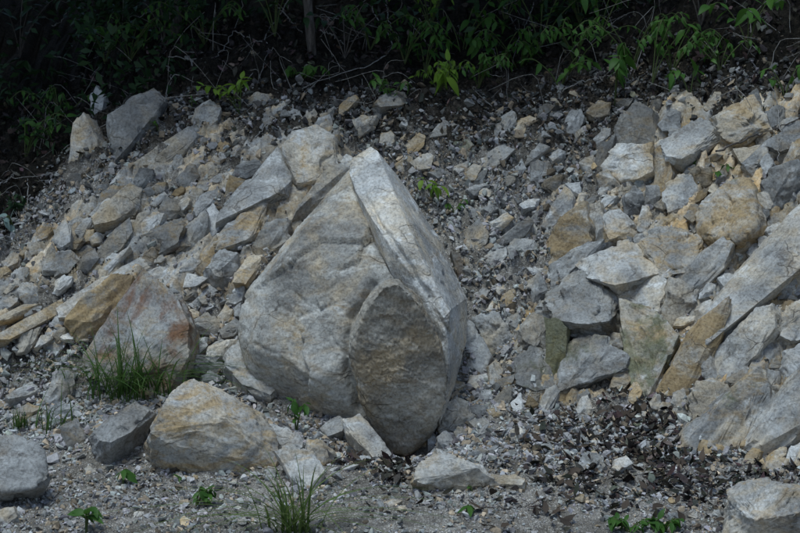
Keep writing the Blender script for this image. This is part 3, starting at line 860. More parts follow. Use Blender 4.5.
# right slabs
R('large greenish pale slab leaning at lower right', [(674, 448), (690, 430), (710, 412), (730, 397), (755, 380), (762, 392), (765, 406), (750, 420), (741, 446), (730, 461), (712, 468), (698, 472), (682, 461)], (1.02, .6, .55, .1), th=.28, w=.45, strata=(BED_R, 13, .016, .2))
R('pale slab right of the greenish one at the picture edge', [(744, 452), (764, 430), (790, 397), (814, 384), (820, 425), (792, 446), (780, 452), (762, 462)], (1.12, .3, .1, .1), th=.28, strata=(BED_R, 13, .016, .2))
R('long straight bluish slab rising to the right edge', [(698, 340), (702, 322), (724, 294), (748, 266), (774, 237), (802, 207), (822, 196), (822, 248), (792, 271), (762, 292), (738, 313), (714, 344)], (1.12, .32, .12, .1), th=.22, strata=(BED_R, 12, .018, .15), lumps=.35, brk=.02)
R('narrow white strip below the long bluish slab', [(709, 346), (738, 316), (758, 296), (764, 300), (742, 324), (716, 353)], (1.28, .25, .0, .1), th=.35, strata=SR)
R('rusty orange tongue of rock under the long slab', [(660, 391), (680, 360), (688, 344), (706, 326), (728, 313), (728, 324), (708, 343), (703, 378), (684, 393)], (.92, .98, .35, .45), th=.3, strata=SR)
R('wedge with a bright upper face below the white strip', [(717, 355), (744, 331), (760, 319), (773, 317), (776, 336), (754, 347), (741, 366), (727, 393), (720, 377)], (1.12, .2, .05, .1), th=.5)
R('grey block at the right edge below the long slab', [(779, 322), (792, 306), (816, 300), (818, 330), (794, 343), (779, 338)], (1.08, .35, .1, 0))
R('rounded pale rock above the right hand slab', [(760, 387), (768, 372), (780, 374), (780, 387), (764, 396)], (1.12, .25, .1, 0))
R('bluish rock at the right edge above the pale slab', [(782, 372), (786, 354), (802, 347), (818, 360), (816, 384), (790, 386)], (1.05, .2, .1, 0))
R('small ochre rock near the right edge', [(764, 369), (772, 361), (781, 358), (783, 370), (772, 374)], (.85, .85, .3, .3), name='stone')
R('knobbly grey rock under the orange tongue', [(690, 402), (700, 386), (716, 382), (727, 392), (722, 406), (706, 416), (696, 418)], (.95, .4, .2, .05), rough=2)
R('slim grey pillar between orange tongue and wedge', [(704, 362), (712, 352), (718, 366), (722, 386), (712, 388), (704, 378)], (.95, .35, .2, .05), rough=1.6)
# right middle outcrop
R('shield shaped rock with green and ochre crust', [(625, 310), (640, 317), (658, 321), (675, 342), (666, 364), (648, 394), (640, 396), (629, 362)], (.98, .72, .75, .1), th=.35, w=.45)
R('pale block sitting on the green crusted shield rock', [(618, 297), (644, 286), (669, 279), (664, 304), (658, 319), (640, 317), (624, 310)], (1.15, .45, .05, .1), th=.35)
R('bluish grey flank right of the pale block', [(669, 281), (690, 290), (692, 306), (672, 324), (659, 318), (665, 300)], (.9, .2, .1, 0), th=.3)
R('broad white rock with ochre flecks in the right outcrop', [(588, 266), (616, 251), (640, 247), (658, 268), (661, 278), (624, 293), (600, 281)], (1.15, .5, .05, .15), th=.32, rough=1.4)
R('ochre streaked pale rock right of the broad white rock', [(646, 242), (660, 231), (678, 231), (696, 240), (699, 256), (690, 272), (664, 277), (648, 256)], (1.08, .7, .1, .1), th=.4)
R('ochre faced block, left one of three at the outcrop top', [(550, 244), (562, 226), (574, 216), (587, 211), (593, 242), (574, 251), (560, 263), (552, 256)], (1.0, .82, .1, .1), th=.35)
R('narrow pale block, middle one of three at the outcrop top', [(586, 212), (602, 207), (607, 241), (593, 250)], (.98, .55, .2, .05), th=.35)
R('tan block, right one of three at the outcrop top', [(602, 219), (620, 213), (633, 226), (634, 240), (608, 246)], (1.0, .65, .1, .1), th=.35)
R('white pointed rock with yellow foot above the ochre block', [(543, 227), (554, 210), (568, 193), (575, 202), (574, 213), (554, 231)], (1.4, .5, 0, 0), th=.35)
R('small white stone touching the tip of the pointed rock', [(566, 187), (580, 184), (581, 195), (572, 198)], (1.45, 0, 0, 0), name='stone')
R('grey brown shard above the round grey stone', [(500, 211), (507, 215), (519, 228), (507, 239), (502, 230)], (.85, .3, .1, .1), name='stone')
R('round grey stone in the rubble right of the boulder', [(506, 251), (515, 240), (534, 241), (539, 250), (526, 258), (509, 259)], (.85, .3, .05, .1))
R('brown grey slab lying above the round grey stone', [(488, 248), (506, 234), (526, 221), (531, 226), (524, 237), (502, 245)], (.8, .35, .1, .1), strata=SL)
R('small upright grey stone beside the ochre block', [(526, 239), (532, 222), (539, 232), (538, 246)], (.9, .3, .1, 0), name='stone')
R('white and ochre angular rock right of the boulder crest', [(455, 241), (466, 233), (478, 223), (487, 238), (482, 247), (469, 250)], (1.3, .5, 0, .1), th=.45)
R('flat pale stone right of the boulder shoulder', [(480, 261), (492, 253), (505, 250), (506, 260), (490, 269)], (1.05, .2, .1, 0))
R('grey flake under the round grey stone', [(500, 268), (510, 259), (523, 268), (514, 277), (502, 275)], (1.0, .2, .1, 0), name='stone')
R('white flake right of the grey flake', [(526, 269), (540, 265), (545, 271), (532, 275)], (1.35, .1, 0, 0), name='stone', th=.25)
R('brown splinter standing in the gap beside the boulder shoulder', [(451, 258), (459, 259), (469, 288), (462, 288)], (.55, .6, .1, .7), name='stone', strata=(RIGHT, 40, .004))
R('grey splinter next to the brown one beside the boulder', [(465, 258), (477, 268), (479, 281), (469, 287)], (.75, .4, .2, .1), name='stone')
R('whitish rock right of the boulder tip, leftmost of its cluster', [(411, 165), (426, 154), (433, 157), (430, 169), (418, 172)], (1.0, .25, .2, 0))
R('greenish pale rock, largest near the two bright leaves', [(448, 150), (456, 143), (468, 140), (475, 152), (463, 163), (450, 163)], (.92, .35, .6, 0))
R('bluish slab upper right of the boulder tip', [(427, 145), (434, 130), (444, 121), (449, 125), (445, 138)], (.85, .1, .2, 0))
R('wide grey rock in the scree below the undergrowth', [(481, 170), (488, 154), (502, 148), (513, 154), (501, 165), (488, 173)], (.95, .3, .3, 0))
R('slanting grey rock, upper of a pair in the scree', [(525, 165), (532, 154), (540, 147), (550, 153), (534, 163)], (.85, .1, .2, 0), name='stone')
R('blocky grey rock, lower of a pair in the scree', [(530, 185), (531, 165), (546, 163), (548, 176), (538, 187)], (.78, .1, .2, 0))
R('egg shaped grey stone left of the scree pair', [(515, 169), (521, 160), (525, 169), (519, 177)], (.95, .1, .1, 0), name='stone')
R('white oblong stone below the scree pair', [(519, 209), (528, 200), (539, 200), (536, 209), (523, 213)], (1.35, .15, 0, 0), name='stone')
R('white stone with tan side left of the white oblong one', [(497, 197), (503, 190), (511, 196), (505, 203)], (1.25, .4, 0, 0), name='stone')
R('smooth dark grey pebble near the small sprig by the boulder', [(460, 213), (467, 206), (477, 210), (474, 218), (464, 218)], (.75, .1, .1, 0), name='stone')
R('pale pebble below the undergrowth right of the tree trunk', [(400, 126), (408, 118), (416, 123), (406, 128)], (1.1, .1, 0, 0), name='stone')
R('low grey rock beside the two bright leaves', [(427, 175), (440, 168), (449, 174), (438, 182)], (.9, .3, .2, 0))
R('ochre rock in the cluster right of the boulder tip', [(461, 178), (474, 166), (481, 170), (475, 183)], (.9, .75, .2, .1))
R('pale rock under the greenish one near the boulder tip', [(451, 168), (468, 162), (467, 172), (457, 175)], (1.0, .35, .2, 0), name='stone')
# upper right outcrop
R('cream faced rock in the brown bank at upper right', [(605, 168), (612, 156), (619, 149), (631, 155), (650, 153), (653, 176), (632, 178), (618, 184)], (1.25, .72, .1, 0), th=.3)
R('small cream block under the cream faced rock', [(597, 178), (606, 171), (619, 186), (611, 193), (600, 190)], (1.1, .6, .1, 0), name='stone')
R('ochre column right of the cream faced rock', [(655, 155), (666, 147), (675, 176), (669, 196), (658, 191)], (.92, .9, .25, .2), strata=(RIGHT, 24, .008))
R('bluish white broken rock at upper right', [(664, 148), (688, 129), (700, 123), (718, 129), (717, 141), (700, 155), (688, 168), (672, 165)], (1.08, .35, .05, .05), rough=2, strata=(RIGHT, 22, .010))
R('ochre stained rock under the humus at upper right', [(716, 120), (736, 107), (751, 100), (761, 119), (766, 131), (735, 146), (722, 140)], (.88, .85, .2, .15), rough=1.5)
R('small upright rock at the top of the right bank', [(749, 98), (758, 92), (762, 107), (754, 110)], (.85, .5, .1, .05), name='stone')
R('whitish hook shaped rock near the right edge', [(742, 169), (756, 156), (765, 146), (768, 160), (757, 178)], (1.1, .3, .1, 0))
R('pinkish rock left of the hook shaped one', [(734, 152), (758, 147), (761, 158), (744, 168)], (.88, .45, 0, .35))
R('grey layered rock at the right edge under the humus', [(766, 146), (784, 134), (804, 120), (820, 136), (782, 152)], (.8, .45, .1, .1), strata=SR)
R('cream rock below the dark hole at upper right', [(667, 196), (678, 180), (693, 177), (695, 191), (686, 209), (673, 213)], (1.12, .5, .1, 0))
R('rounded ochre boulder set in the right bank', [(699, 222), (708, 203), (722, 187), (740, 179), (752, 186), (759, 210), (761, 236), (746, 253), (732, 251), (718, 240), (703, 236)], (.98, .9, .5, .1), name='boulder', th=.42, p=14)
R('small grey stone left of the rounded ochre boulder', [(691, 225), (700, 213), (703, 231), (694, 234)], (.85, .3, .2, 0), name='stone')
R('pale jointed rock under the rounded ochre boulder', [(670, 284), (686, 270), (704, 256), (721, 245), (730, 252), (721, 271), (698, 289), (680, 296)], (1.0, .4, .2, .05), strata=SR)
R('big grey weathered block left of the shield rock', [(546, 308), (556, 294), (572, 282), (594, 273), (609, 289), (615, 305), (611, 331), (596, 336), (560, 332)], (.78, .3, .4, .05), th=.4, rough=1.8)
R('small grey rock left of the weathered block', [(523, 288), (540, 277), (549, 294), (533, 306)], (.85, .25, .2, 0), rough=1.6)
R('pebbly grey rock above the dark square one', [(518, 333), (533, 317), (548, 321), (550, 352), (538, 355), (523, 350)], (.9, .2, .25, 0), rough=1.8)
R('dark grey square rock left of the mossy ochre column', [(516, 363), (530, 353), (545, 354), (550, 390), (532, 393), (516, 387)], (.6, .2, .5, 0), th=.3)
R('ochre and moss covered column at centre right', [(549, 330), (560, 331), (569, 338), (566, 360), (561, 396), (551, 398)], (.95, .75, .85, .15), w=.35)
R('greenish grey sloping rock right of the mossy column', [(565, 348), (590, 339), (605, 344), (627, 360), (624, 370), (600, 376), (576, 384), (562, 390)], (.82, .3, .7, 0), rough=1.6)
R('pinkish white flat rock under the weathered block', [(569, 337), (586, 325), (603, 324), (601, 336), (586, 341)], (1.12, .2, 0, .15), th=.3)
R('small brown rock wedged left of the weathered block', [(549, 324), (568, 315), (568, 330), (558, 333)], (.65, .5, .2, .3), name='stone')
R('smooth pale stone right of the boulder, left of a diagonal crack', [(465, 324), (472, 325), (481, 340), (490, 357), (484, 375), (474, 372), (465, 367)], (1.02, .2, .1, 0), th=.3, rough=.7, p=40, w=.4)
R('smooth pale stone right of the diagonal crack', [(474, 323), (484, 318), (496, 316), (511, 338), (493, 357), (484, 342)], (1.05, .2, .1, 0), th=.28, rough=.7, p=40, w=.4)
R('small rock with rusty foot below the cracked pale stone', [(488, 370), (496, 361), (502, 369), (499, 390), (489, 390)], (1.0, .6, 0, .5), name='stone')
R('brownish stone right of the cracked pale stone', [(501, 321), (519, 314), (526, 326), (516, 337)], (.75, .4, .2, .2), name='stone')
R('bluish broken rock right of the rounded ochre boulder', [(762, 186), (776, 172), (794, 168), (800, 184), (784, 204), (768, 212)], (.72, .15, .2, 0), rough=2)
R('brown ridge of rock above the cream faced rock', [(612, 148), (622, 124), (640, 110), (654, 118), (656, 150), (632, 152)], (.62, .45, .2, .3), rough=2, strata=(RIGHT, 20, .012))
R('brown bank rock left of the cream faced rock', [(592, 170), (602, 146), (616, 140), (610, 158), (602, 174)], (.62, .4, .2, .3), rough=2)
R('dusty grey rock below the three outcrop blocks', [(552, 270), (562, 264), (590, 250), (606, 248), (588, 266), (570, 282), (556, 288)], (.85, .25, .1, .05), rough=2, th=.25)

# ------------------------------------------------------------------ loose stones
def in_poly(px, py, poly):
    ins = np.zeros(len(px), bool)
    x, y = poly[:, 0], poly[:, 1]
    for i in range(len(poly)):
        j = i - 1
        c = ((y[i] > py) != (y[j] > py)) & (px < (x[j] - x[i]) * (py - y[i]) / (y[j] - y[i] + 1e-9) + x[i])
        ins ^= c
    return ins

def zone_of(px, py):
    if py > 478: return 'bottom gravel left of the foreground grass' if px < 235 else 'bottom gravel in front of the long low rock' if px < 560 else 'bottom gravel at right'
    if py > 395: return 'gravel around the slate rock at left' if px < 235 else 'gravel near the boulder foot' if px < 520 else 'dead leaf patch at lower right'
    if px < 245: return 'rubble on the left rim' if py < 285 else 'rubble around the rusty boulder'
    if px < 470: return 'rubble above the big boulder'
    if px < 640: return 'dark scree below the undergrowth' if py < 200 else 'rubble right of the big boulder'
    return 'right bank under the humus' if py < 230 else 'joints of the right hand slabs'

def by(what, px, py):
    """label that says which one: what, then its side of the nearest listed rock"""
    room = 16 - len(what.split()) - 4
    for lab, c in sorted(REFS, key=lambda r: np.hypot(*(r[1] - (px, py)))):
        if len(lab.split()) <= room: break
    dx, dy = np.array((px, py)) - c
    a = math.degrees(math.atan2(dy, dx)) % 360
    side = ('right of', 'lower right of', 'below', 'lower left of', 'left of', 'upper left of', 'above', 'upper right of')[int((a + 22.5) // 45) % 8]
    return '%s %s the %s' % (what, side, lab)

def stone_variants(n):
    out = []
    for k in range(n):
        R_ = np.random.default_rng(500 + k)
        P = unit(R_.normal(size=(11, 3))) * np.array([1.0, R_.uniform(.55, .9), R_.uniform(.35, .7)]) * R_.uniform(.8, 1.1, (11, 1)) * .03
        X, nr, F = hull_solid(P, 4)
        X = roughen(X, nr, .05, k * 1.3, .8, None, .6, .05)
        out.append(mesh_np('stone', X, F, True))
    return out

def fill_rocks():
    """the lesser rocks packed between the listed ones"""
    R_ = np.random.default_rng(271)
    zones = [((75, 270, 150, 300), 38, -42), ((0, 120, 240, 345), 16, -38), ((245, 420, 95, 200), 12, -40), ((470, 640, 110, 330), 26, -40), ((590, 800, 100, 300), 40, -48), ((500, 720, 290, 410), 20, -60), ((720, 800, 300, 470), 16, -50), ((190, 245, 280, 380), 8, -20), ((430, 520, 360, 440), 10, 0)]
    for (x0, x1, y0, y1), n, ang in zones:
        k = t = 0
        while k < n and t < 700:
            t += 1
            px, py = R_.uniform(x0, x1), R_.uniform(y0, y1)
            if py < rim_px(px) + 10: continue
            s = R_.uniform(9, 21)
            if any(in_poly(np.array([px]), np.array([py]), q)[0] or np.hypot(*(q - (px, py)).T).min() < s * .42 for q in POLYS): continue
            m = R_.integers(5, 8); a = np.sort(np.linspace(0, 6.28, m, endpoint=False) + R_.uniform(-.35, .35, m))
            el = R_.uniform(1.1, 2.3); th = math.radians(ang + R_.normal() * 14)
            rr = s * .62 * R_.uniform(.8, 1.15, m)
            u, v = np.cos(a) * rr * el ** .5, np.sin(a) * rr / el ** .5
            poly = np.stack([px + u * math.cos(th) - v * math.sin(th), py + u * math.sin(th) + v * math.cos(th)], 1)
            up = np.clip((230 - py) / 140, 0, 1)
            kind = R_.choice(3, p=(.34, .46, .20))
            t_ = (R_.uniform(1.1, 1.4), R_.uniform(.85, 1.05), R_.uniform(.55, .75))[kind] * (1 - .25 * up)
            word = ('pale', 'grey', 'dark')[kind]; z = zone_of(px, py)
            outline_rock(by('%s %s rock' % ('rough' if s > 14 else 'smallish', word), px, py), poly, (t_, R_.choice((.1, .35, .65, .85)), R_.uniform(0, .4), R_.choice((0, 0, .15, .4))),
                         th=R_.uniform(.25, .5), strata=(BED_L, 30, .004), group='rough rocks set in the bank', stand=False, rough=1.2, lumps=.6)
            k += 1
fill_rocks()

def place_stones():
    var = stone_variants(26)
    R_ = np.random.default_rng(77)
    got = []
    tries = 0
    while len(got) < 215 and tries < 9000:
        tries += 1
        px, py = R_.uniform(2, 798), R_.uniform(70, 528)
        if py < rim_px(px) + 6: continue
        if px < 60 and py < 250: continue
        s = 6.5 + 9 * R_.random() ** 2
        a, b = np.array([px]), np.array([py])
        if any(in_poly(a, b, q)[0] or (np.abs(q - (px, py)).max(1) < s * .35).any() for q in POLYS): continue
        if any((px - g[0]) ** 2 + (py - g[1]) ** 2 < (.62 * (s + g[2])) ** 2 for g in got): continue
        got.append((px, py, s))
    P = hit([g[0] for g in got], [g[1] for g in got])
    P[:, 2] = HT(P[:, 0], P[:, 1])
    for (px, py, s), p in zip(got, P):
        size = s * np.linalg.norm(p - CAM) / F_PX
        o = bpy.data.objects.new('stone', var[R_.integers(len(var))]); COL.objects.link(o)
        if not o.data.materials: o.data.materials.append(M_ROCK)
        k = size / .05
        o.scale = (k, k, k)
        n = Vector(nrm(p[:1], p[1:2])[0])
        q = n.to_track_quat('Z', 'Y') @ Matrix.Rotation(R_.uniform(0, 6.28), 3, 'Z').to_quaternion() @ Matrix.Rotation(R_.normal() * .45, 3, 'X').to_quaternion()
        o.rotation_mode = 'QUATERNION'; o.rotation_quaternion = q
        o.location = p + np.array(n) * size * .12
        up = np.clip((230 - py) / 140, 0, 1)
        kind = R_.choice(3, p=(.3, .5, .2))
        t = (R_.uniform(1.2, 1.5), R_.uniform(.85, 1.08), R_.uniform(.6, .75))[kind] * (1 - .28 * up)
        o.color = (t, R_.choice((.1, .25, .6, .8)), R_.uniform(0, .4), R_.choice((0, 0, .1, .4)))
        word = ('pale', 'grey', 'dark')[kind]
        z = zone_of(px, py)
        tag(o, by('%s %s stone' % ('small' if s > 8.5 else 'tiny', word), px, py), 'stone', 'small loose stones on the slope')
place_stones()

def hull_mesh(R_, npt, flat):
    P = unit(R_.normal(size=(npt, 3))) * np.array([1, R_.uniform(.6, .95), flat]) * R_.uniform(.75, 1.1, (npt, 1))
    bm = bmesh.new()
    for p in P: bm.verts.new(p)
    r = bmesh.ops.convex_hull(bm, input=bm.verts)
    bmesh.ops.delete(bm, geom=[v for v in bm.verts if not v.link_faces], context='VERTS')
    bmesh.ops.triangulate(bm, faces=bm.faces)
    bmesh.ops.recalc_face_normals(bm, faces=bm.faces)
    bm.verts.index_update()
    V = np.array([v.co[:] for v in bm.verts]); F = np.array([[v.index for v in f.verts] for f in bm.faces]); bm.free()
    return V, F

def rand_rot(R_, n, nor, tilt):
    """rotation matrices: z axis near nor, random spin"""
    z = unit(nor + R_.normal(size=(n, 3)) * tilt)
    a = unit(np.cross(z, R_.normal(size=(n, 3)))); b = np.cross(z, a)
    return np.stack([a, b, z], -1)

def scatter(name, variants, pos, rot, scl, colr, mat, kind, smooth=False):
    n = len(pos); R_ = np.random.default_rng(5); pick = R_.integers(len(variants), size=n)
    VV, FF, CC, off = [], [], [], 0
    for k, (v, f) in enumerate(variants):
        idx = np.nonzero(pick == k)[0]
        if not len(idx): continue
        q = np.einsum('nij,nvj->nvi', rot[idx], v[None] * scl[idx][:, None, :]) + pos[idx][:, None]
        VV.append(q.reshape(-1, 3))
        FF.append((f[None] + (off + np.arange(len(idx)) * len(v))[:, None, None]).reshape(-1, f.shape[1]))
        CC.append(np.repeat(colr[idx], len(v), 0)); off += len(idx) * len(v)
    V, F, Cc = np.concatenate(VV), np.concatenate(FF), np.concatenate(CC)
    me = mesh_np(name, V, F, smooth)
    ca = me.color_attributes.new('tone', 'FLOAT_COLOR', 'POINT')
    ca.data.foreach_set('color', np.concatenate([Cc, np.ones((len(Cc), 1))], 1).astype(np.float32).ravel())
    o = obj(name, me, mat)
    tag(o, kind=kind)
    return o

def gravel():
    R_ = np.random.default_rng(91)
    small = [hull_mesh(R_, 8, R_.uniform(.45, .9)) for _ in range(24)]
    large = [hull_mesh(R_, 10, R_.uniform(.3, .75)) for _ in range(36)]
    def field(name, var, N, y0, y1, rfun, dens, tilt):
        x = R_.uniform(-2.0, 2.2, N); y = R_.uniform(y0, y1, N)
        bed = np.max([bedrock(x, y, *q)[2] for q in BEDS], axis=0)
        P = np.stack([x, y, np.where(R_.random(N) < .35, HT(x, y), H(x, y))], 1)
        px, py = project(P)
        hum = (rim_px(px) - py) / 30
        clump = fbm(np.stack([x * 3, y * 3.5, 0 * x], 1), 3)
        keep = (px > -30) & (px < 830) & (py < 560) & (py > 15) & (R_.random(N) > np.clip(hum * .8 + .2, 0, .95)) & (R_.random(N) < np.clip(dens + 1.9 * clump, .12, 1))
        keep &= (bed < .3) | (R_.random(N) < .4)
        keep &= ~((np.hypot((x - .02) / .12, (y - .08) / .14) < 1))
        P, px, py, clump = P[keep], px[keep], py[keep], clump[keep]; n = len(P)
        r = rfun(n)
        nor = nrm(P[:, 0], P[:, 1])
        rot = rand_rot(R_, n, nor, tilt)
        scl = r[:, None] * R_.uniform(.7, 1.35, (n, 3))
        P = P + nor * (r * .25)[:, None]
        t = np.clip(R_.normal(.41, .14, n), .08, .8)
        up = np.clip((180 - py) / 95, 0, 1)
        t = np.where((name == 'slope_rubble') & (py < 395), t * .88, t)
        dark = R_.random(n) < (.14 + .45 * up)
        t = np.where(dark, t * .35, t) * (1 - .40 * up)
        och = (R_.random(n) < .2)[:, None]
        hue = np.where(och, np.array([1.08, .86, .62]), np.array([1.0, .985, .96]) + R_.normal(0, .03, (n, 3)))
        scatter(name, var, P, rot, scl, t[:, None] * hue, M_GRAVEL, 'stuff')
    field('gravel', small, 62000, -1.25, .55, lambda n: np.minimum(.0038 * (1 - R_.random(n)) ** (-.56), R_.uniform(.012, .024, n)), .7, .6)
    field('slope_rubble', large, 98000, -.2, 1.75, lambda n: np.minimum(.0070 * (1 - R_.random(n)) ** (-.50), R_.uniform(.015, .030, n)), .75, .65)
gravel()

# ------------------------------------------------------------------ leaves, grass, twigs
def leaf_geo(w=.42, n=5, fold=.18, droop=.25):
    """unit-length leaf along +x, folded along its midrib"""
    V, F = [], []
    for i in range(n + 1):
        t = i / n
        h = w * .5 * (math.sin(math.pi * t ** .8) ** .9 if 0 < t < 1 else .0)
        z = -droop * t * t
        V += [(t, -h, z + fold * h), (t, 0, z), (t, h, z + fold * h)]
    for i in range(n):
        a = 3 * i
        F += [(a, a + 3, a + 4, a + 1), (a + 1, a + 4, a + 5, a + 2)]
    return np.array(V), np.array(F)

LEAF = [leaf_geo(w, 5, f, d) for w, f, d in ((.42, .2, .25), (.5, .3, .45), (.36, .15, .1), (.46, .25, .6))]

def basis(x, up):
    x = unit(x); y = unit(np.cross(up, x)); z = np.cross(x, y)
    return np.stack([x, y, z], -1)

_leaf_me = {}
def leaf_mesh(k, mat):
    key = (k, mat.name)
    if key not in _leaf_me:
        me = mesh_np('leaf', *LEAF[k], True); me.materials.append(mat); _leaf_me[key] = me
    return _leaf_me[key]

def shrub(label, base_px, h, n_stem, n_leaf, ls, mat, name='shrub', cat='shrub', lean=(0, -.3), spread=.5, group=None, seed=0, droop=.5, whorl=False, stem_r=.004):
    R_ = np.random.default_rng(3000 + seed)
    b = hit(*base_px)[0]; b[2] = H(b[:1], b[1:2])[0] - .01
    root = obj(name, None, loc=b); tag(root, label, cat, group)
    tubes = []; spots = []
    for k in range(n_stem):
        a = R_.uniform(0, 6.28)
        out = np.array([math.cos(a) * spread + lean[0], math.sin(a) * spread * .6 + lean[1], 0]) * h * R_.uniform(.5, 1.1)
        hh = h * R_.uniform(.65, 1.05)
        pts = spline([np.zeros(3), out * .25 + [0, 0, hh * .5], out * .7 + [0, 0, hh * .92], out + [0, 0, hh * (1.0 - droop * .25)]], 14)
        tubes.append(tube(pts, np.linspace(stem_r, stem_r * .35, 14), 5))
        m = max(2, n_leaf // n_stem)
        for j in range(m):
            s = 1 - .72 * (j / m) ** 1.1 if not whorl else 1 - .08 * R_.random()
            i = min(13, int(s * 13)); t = unit(pts[i] - pts[max(0, i - 1)])
            sd = 1 if j % 2 else -1
            side = unit(np.cross(t, [0, 0, 1.0]) * sd + R_.normal(size=3) * .35 + t * .35)
            if whorl: side = unit(np.array([math.cos(j * 2.4), math.sin(j * 2.4), 0]) + t * .2)
            side[2] -= droop * R_.uniform(.3, 1.0)
            spots.append((pts[i], unit(side), ls * R_.uniform(.7, 1.2)))
    V, F = merge(tubes)
    st = obj('stem', mesh_np('stem', V, F, True), M_STEM if mat is not M_DARK else M_BARK, root)
    for p, d, l in spots:
        o = bpy.data.objects.new('leaf', leaf_mesh(R_.integers(4), mat)); COL.objects.link(o); o.parent = root
        up = unit(np.array([0, -.25, 1.0]) + R_.normal(size=3) * .3)
        M = Matrix(basis(d, up).tolist()).to_4x4() @ Matrix.Scale(l, 4); M.translation = Vector(p)
        o.matrix_local = M
    return root

def grass_tuft(label, base_px, n, ln, seed, spread=.05, lean=(0, 0), bend=.8, width=.0024):
    R_ = np.random.default_rng(4000 + seed)
    b = hit(*base_px)[0]; b[2] = H(b[:1], b[1:2])[0] - .01
    V, F, off = [], [], 0
    for k in range(n):
        a = R_.uniform(0, 6.28); l = ln * R_.uniform(.45, 1.1)
        o = np.array([R_.normal() * spread, R_.normal() * spread * .5, 0])
        dr = np.array([math.cos(a) * 1.2 + lean[0], math.sin(a) * .6 + lean[1], 0]) * R_.uniform(.12, 1.0) * bend
        m = 8; w = width * R_.uniform(.7, 1.3)
        side = unit(np.cross(unit(dr + 1e-3), [0, 0, 1.0]))
        for i in range(m + 1):
            t = i / m
            c = o + dr * l * t ** 1.6 + np.array([0, 0, l * (t - min(.75, .55 * np.linalg.norm(dr)) * t ** 2.2)])
            ww = w * (1 - t ** 2.2) + .0002
            V += [c - side * ww, c + np.array([0, 0, -.3 * ww]), c + side * ww]
        for i in range(m):
            q = off + 3 * i
            F += [(q, q + 3, q + 4, q + 1), (q + 1, q + 4, q + 5, q + 2)]
        off += 3 * (m + 1)
    o = obj('grass_tuft', mesh_np('grass_tuft', np.array(V), np.array(F), True), M_GRASS, loc=b)
    tag(o, label, 'grass')
    return o

grass_tuft('thick grass tuft growing in front of the rusty pointed boulder', (135, 398), 170, .40, 1, .085, (.1, -.2), 1.6, .003)
grass_tuft('grass tuft of long thin arching blades at the bottom centre', (292, 532), 75, .38, 2, .035, (.1, -.2), 1.8, .0034)
grass_tuft('sparse thin grass beside the bluish white fragment at left', (52, 432), 30, .24, 3, .05, (.5, -.2), 1.1)
grass_tuft('few dark grass blades at the left edge under the long grey rock', (20, 428), 40, .12, 4, .02, (.2, -.2), .9)
grass_tuft('short grass fringe at the right foot of the rusty boulder', (172, 398), 30, .12, 5, .05, (.2, -.2), .9)

# seedlings and small plants on the rubble
S = shrub
S('seedling with two spread leaves below the slate rock', (123, 484), .075, 1, 6, .062, M_GREEN, 'seedling', 'seedling', (0, -.1), .1, seed=1, whorl=True)
S('dark leafy seedling at the bottom left beside the undercut boulder', (86, 533), .12, 3, 14, .06, M_GREEN, 'seedling', 'seedling', (0, -.1), .4, seed=2)
S('low seedling at the left of the bottom grass tuft', (196, 506), .085, 4, 24, .04, M_GREEN, 'seedling', 'seedling', (-.1, -.2), .8, seed=3)
S('tiny pale green seedling under the big cream rock', (178, 478), .03, 2, 6, .022, M_GREEN, 'seedling', 'seedling', (0, -.1), .8, seed=4)
S('slender climbing plant in front of the boulder left base', (296, 432), .17, 2, 18, .045, M_GREEN, 'seedling', 'seedling', (.05, -.1), .22, seed=5)
S('small bright seedling in gravel right of centre bottom', (466, 512), .05, 1, 5, .045, M_GREEN, 'seedling', 'seedling', (0, -.2), .3, seed=6, whorl=True)
S('tiny sprig above the long low rock right end', (472, 494), .03, 2, 5, .02, M_GREEN, 'seedling', 'seedling', seed=7)
S('low leafy patch at the bottom right, left part', (628, 528), .06, 7, 44, .038, M_GREEN, 'seedling', 'seedling', (0, -.2), 1.1, seed=8)
S('low leafy patch at the bottom right, right part', (664, 528), .06, 7, 44, .038, M_GREEN, 'seedling', 'seedling', (0, -.2), 1.1, seed=9)
S('dark seedling behind the bottom right boulder', (738, 490), .05, 3, 10, .036, M_GREEN, 'seedling', 'seedling', (0, -.2), .9, seed=10)
S('little plant with two bright round leaves right of the boulder tip', (432, 204), .12, 3, 9, .06, M_BRIGHT, 'seedling', 'seedling', (0, -.4), .5, seed=11)
S('thin sprig between the smooth pebble and the boulder', (455, 222), .09, 3, 12, .034, M_GREEN, 'seedling', 'seedling', (.2, -.2), .7, seed=12)
S('green sprig over the bluish white rock at upper right', (690, 166), .11, 3, 18, .042, M_GREEN, 'seedling', 'seedling', (.4, -.5), .4, seed=13)
S('green sprig hanging below the dark hole at upper right', (722, 180), .11, 3, 18, .042, M_GREEN, 'seedling', 'seedling', (-.1, -.5), .5, seed=14)
S('tiny seedling on the right hand slabs', (770, 302), .035, 2, 5, .028, M_GREEN, 'seedling', 'seedling', (.1, -.3), .7, seed=15)
S('small leafy sprig on the rubble above the smooth slab', (192, 120), .05, 2, 8, .026, M_GREEN, 'seedling', 'seedling', seed=16)
S('leafy sprig at the upper corner of the dark slate slab', (158, 134), .06, 2, 8, .03, M_GREEN, 'seedling', 'seedling', seed=17)
S('moss green sprig on the pale rim rock at left', (138, 196), .04, 3, 12, .022, M_GREEN, 'seedling', 'seedling', seed=18)
S('pale blue green plant at the far left edge', (16, 236), .13, 3, 10, .055, leaf_material('leaf_blue', (.16, .24, .22), (.26, .34, .31), .2), 'seedling', 'seedling', (.05, -.2), .4, seed=19)
S('small plant beside the ochre rock in the brown rubble', (102, 318), .03, 2, 5, .02, M_GREEN, 'seedling', 'seedling', seed=20)
S('green tuft of leaves above the orange stained rock', (330, 130), .06, 3, 10, .03, M_GREEN, 'seedling', 'seedling', seed=21)
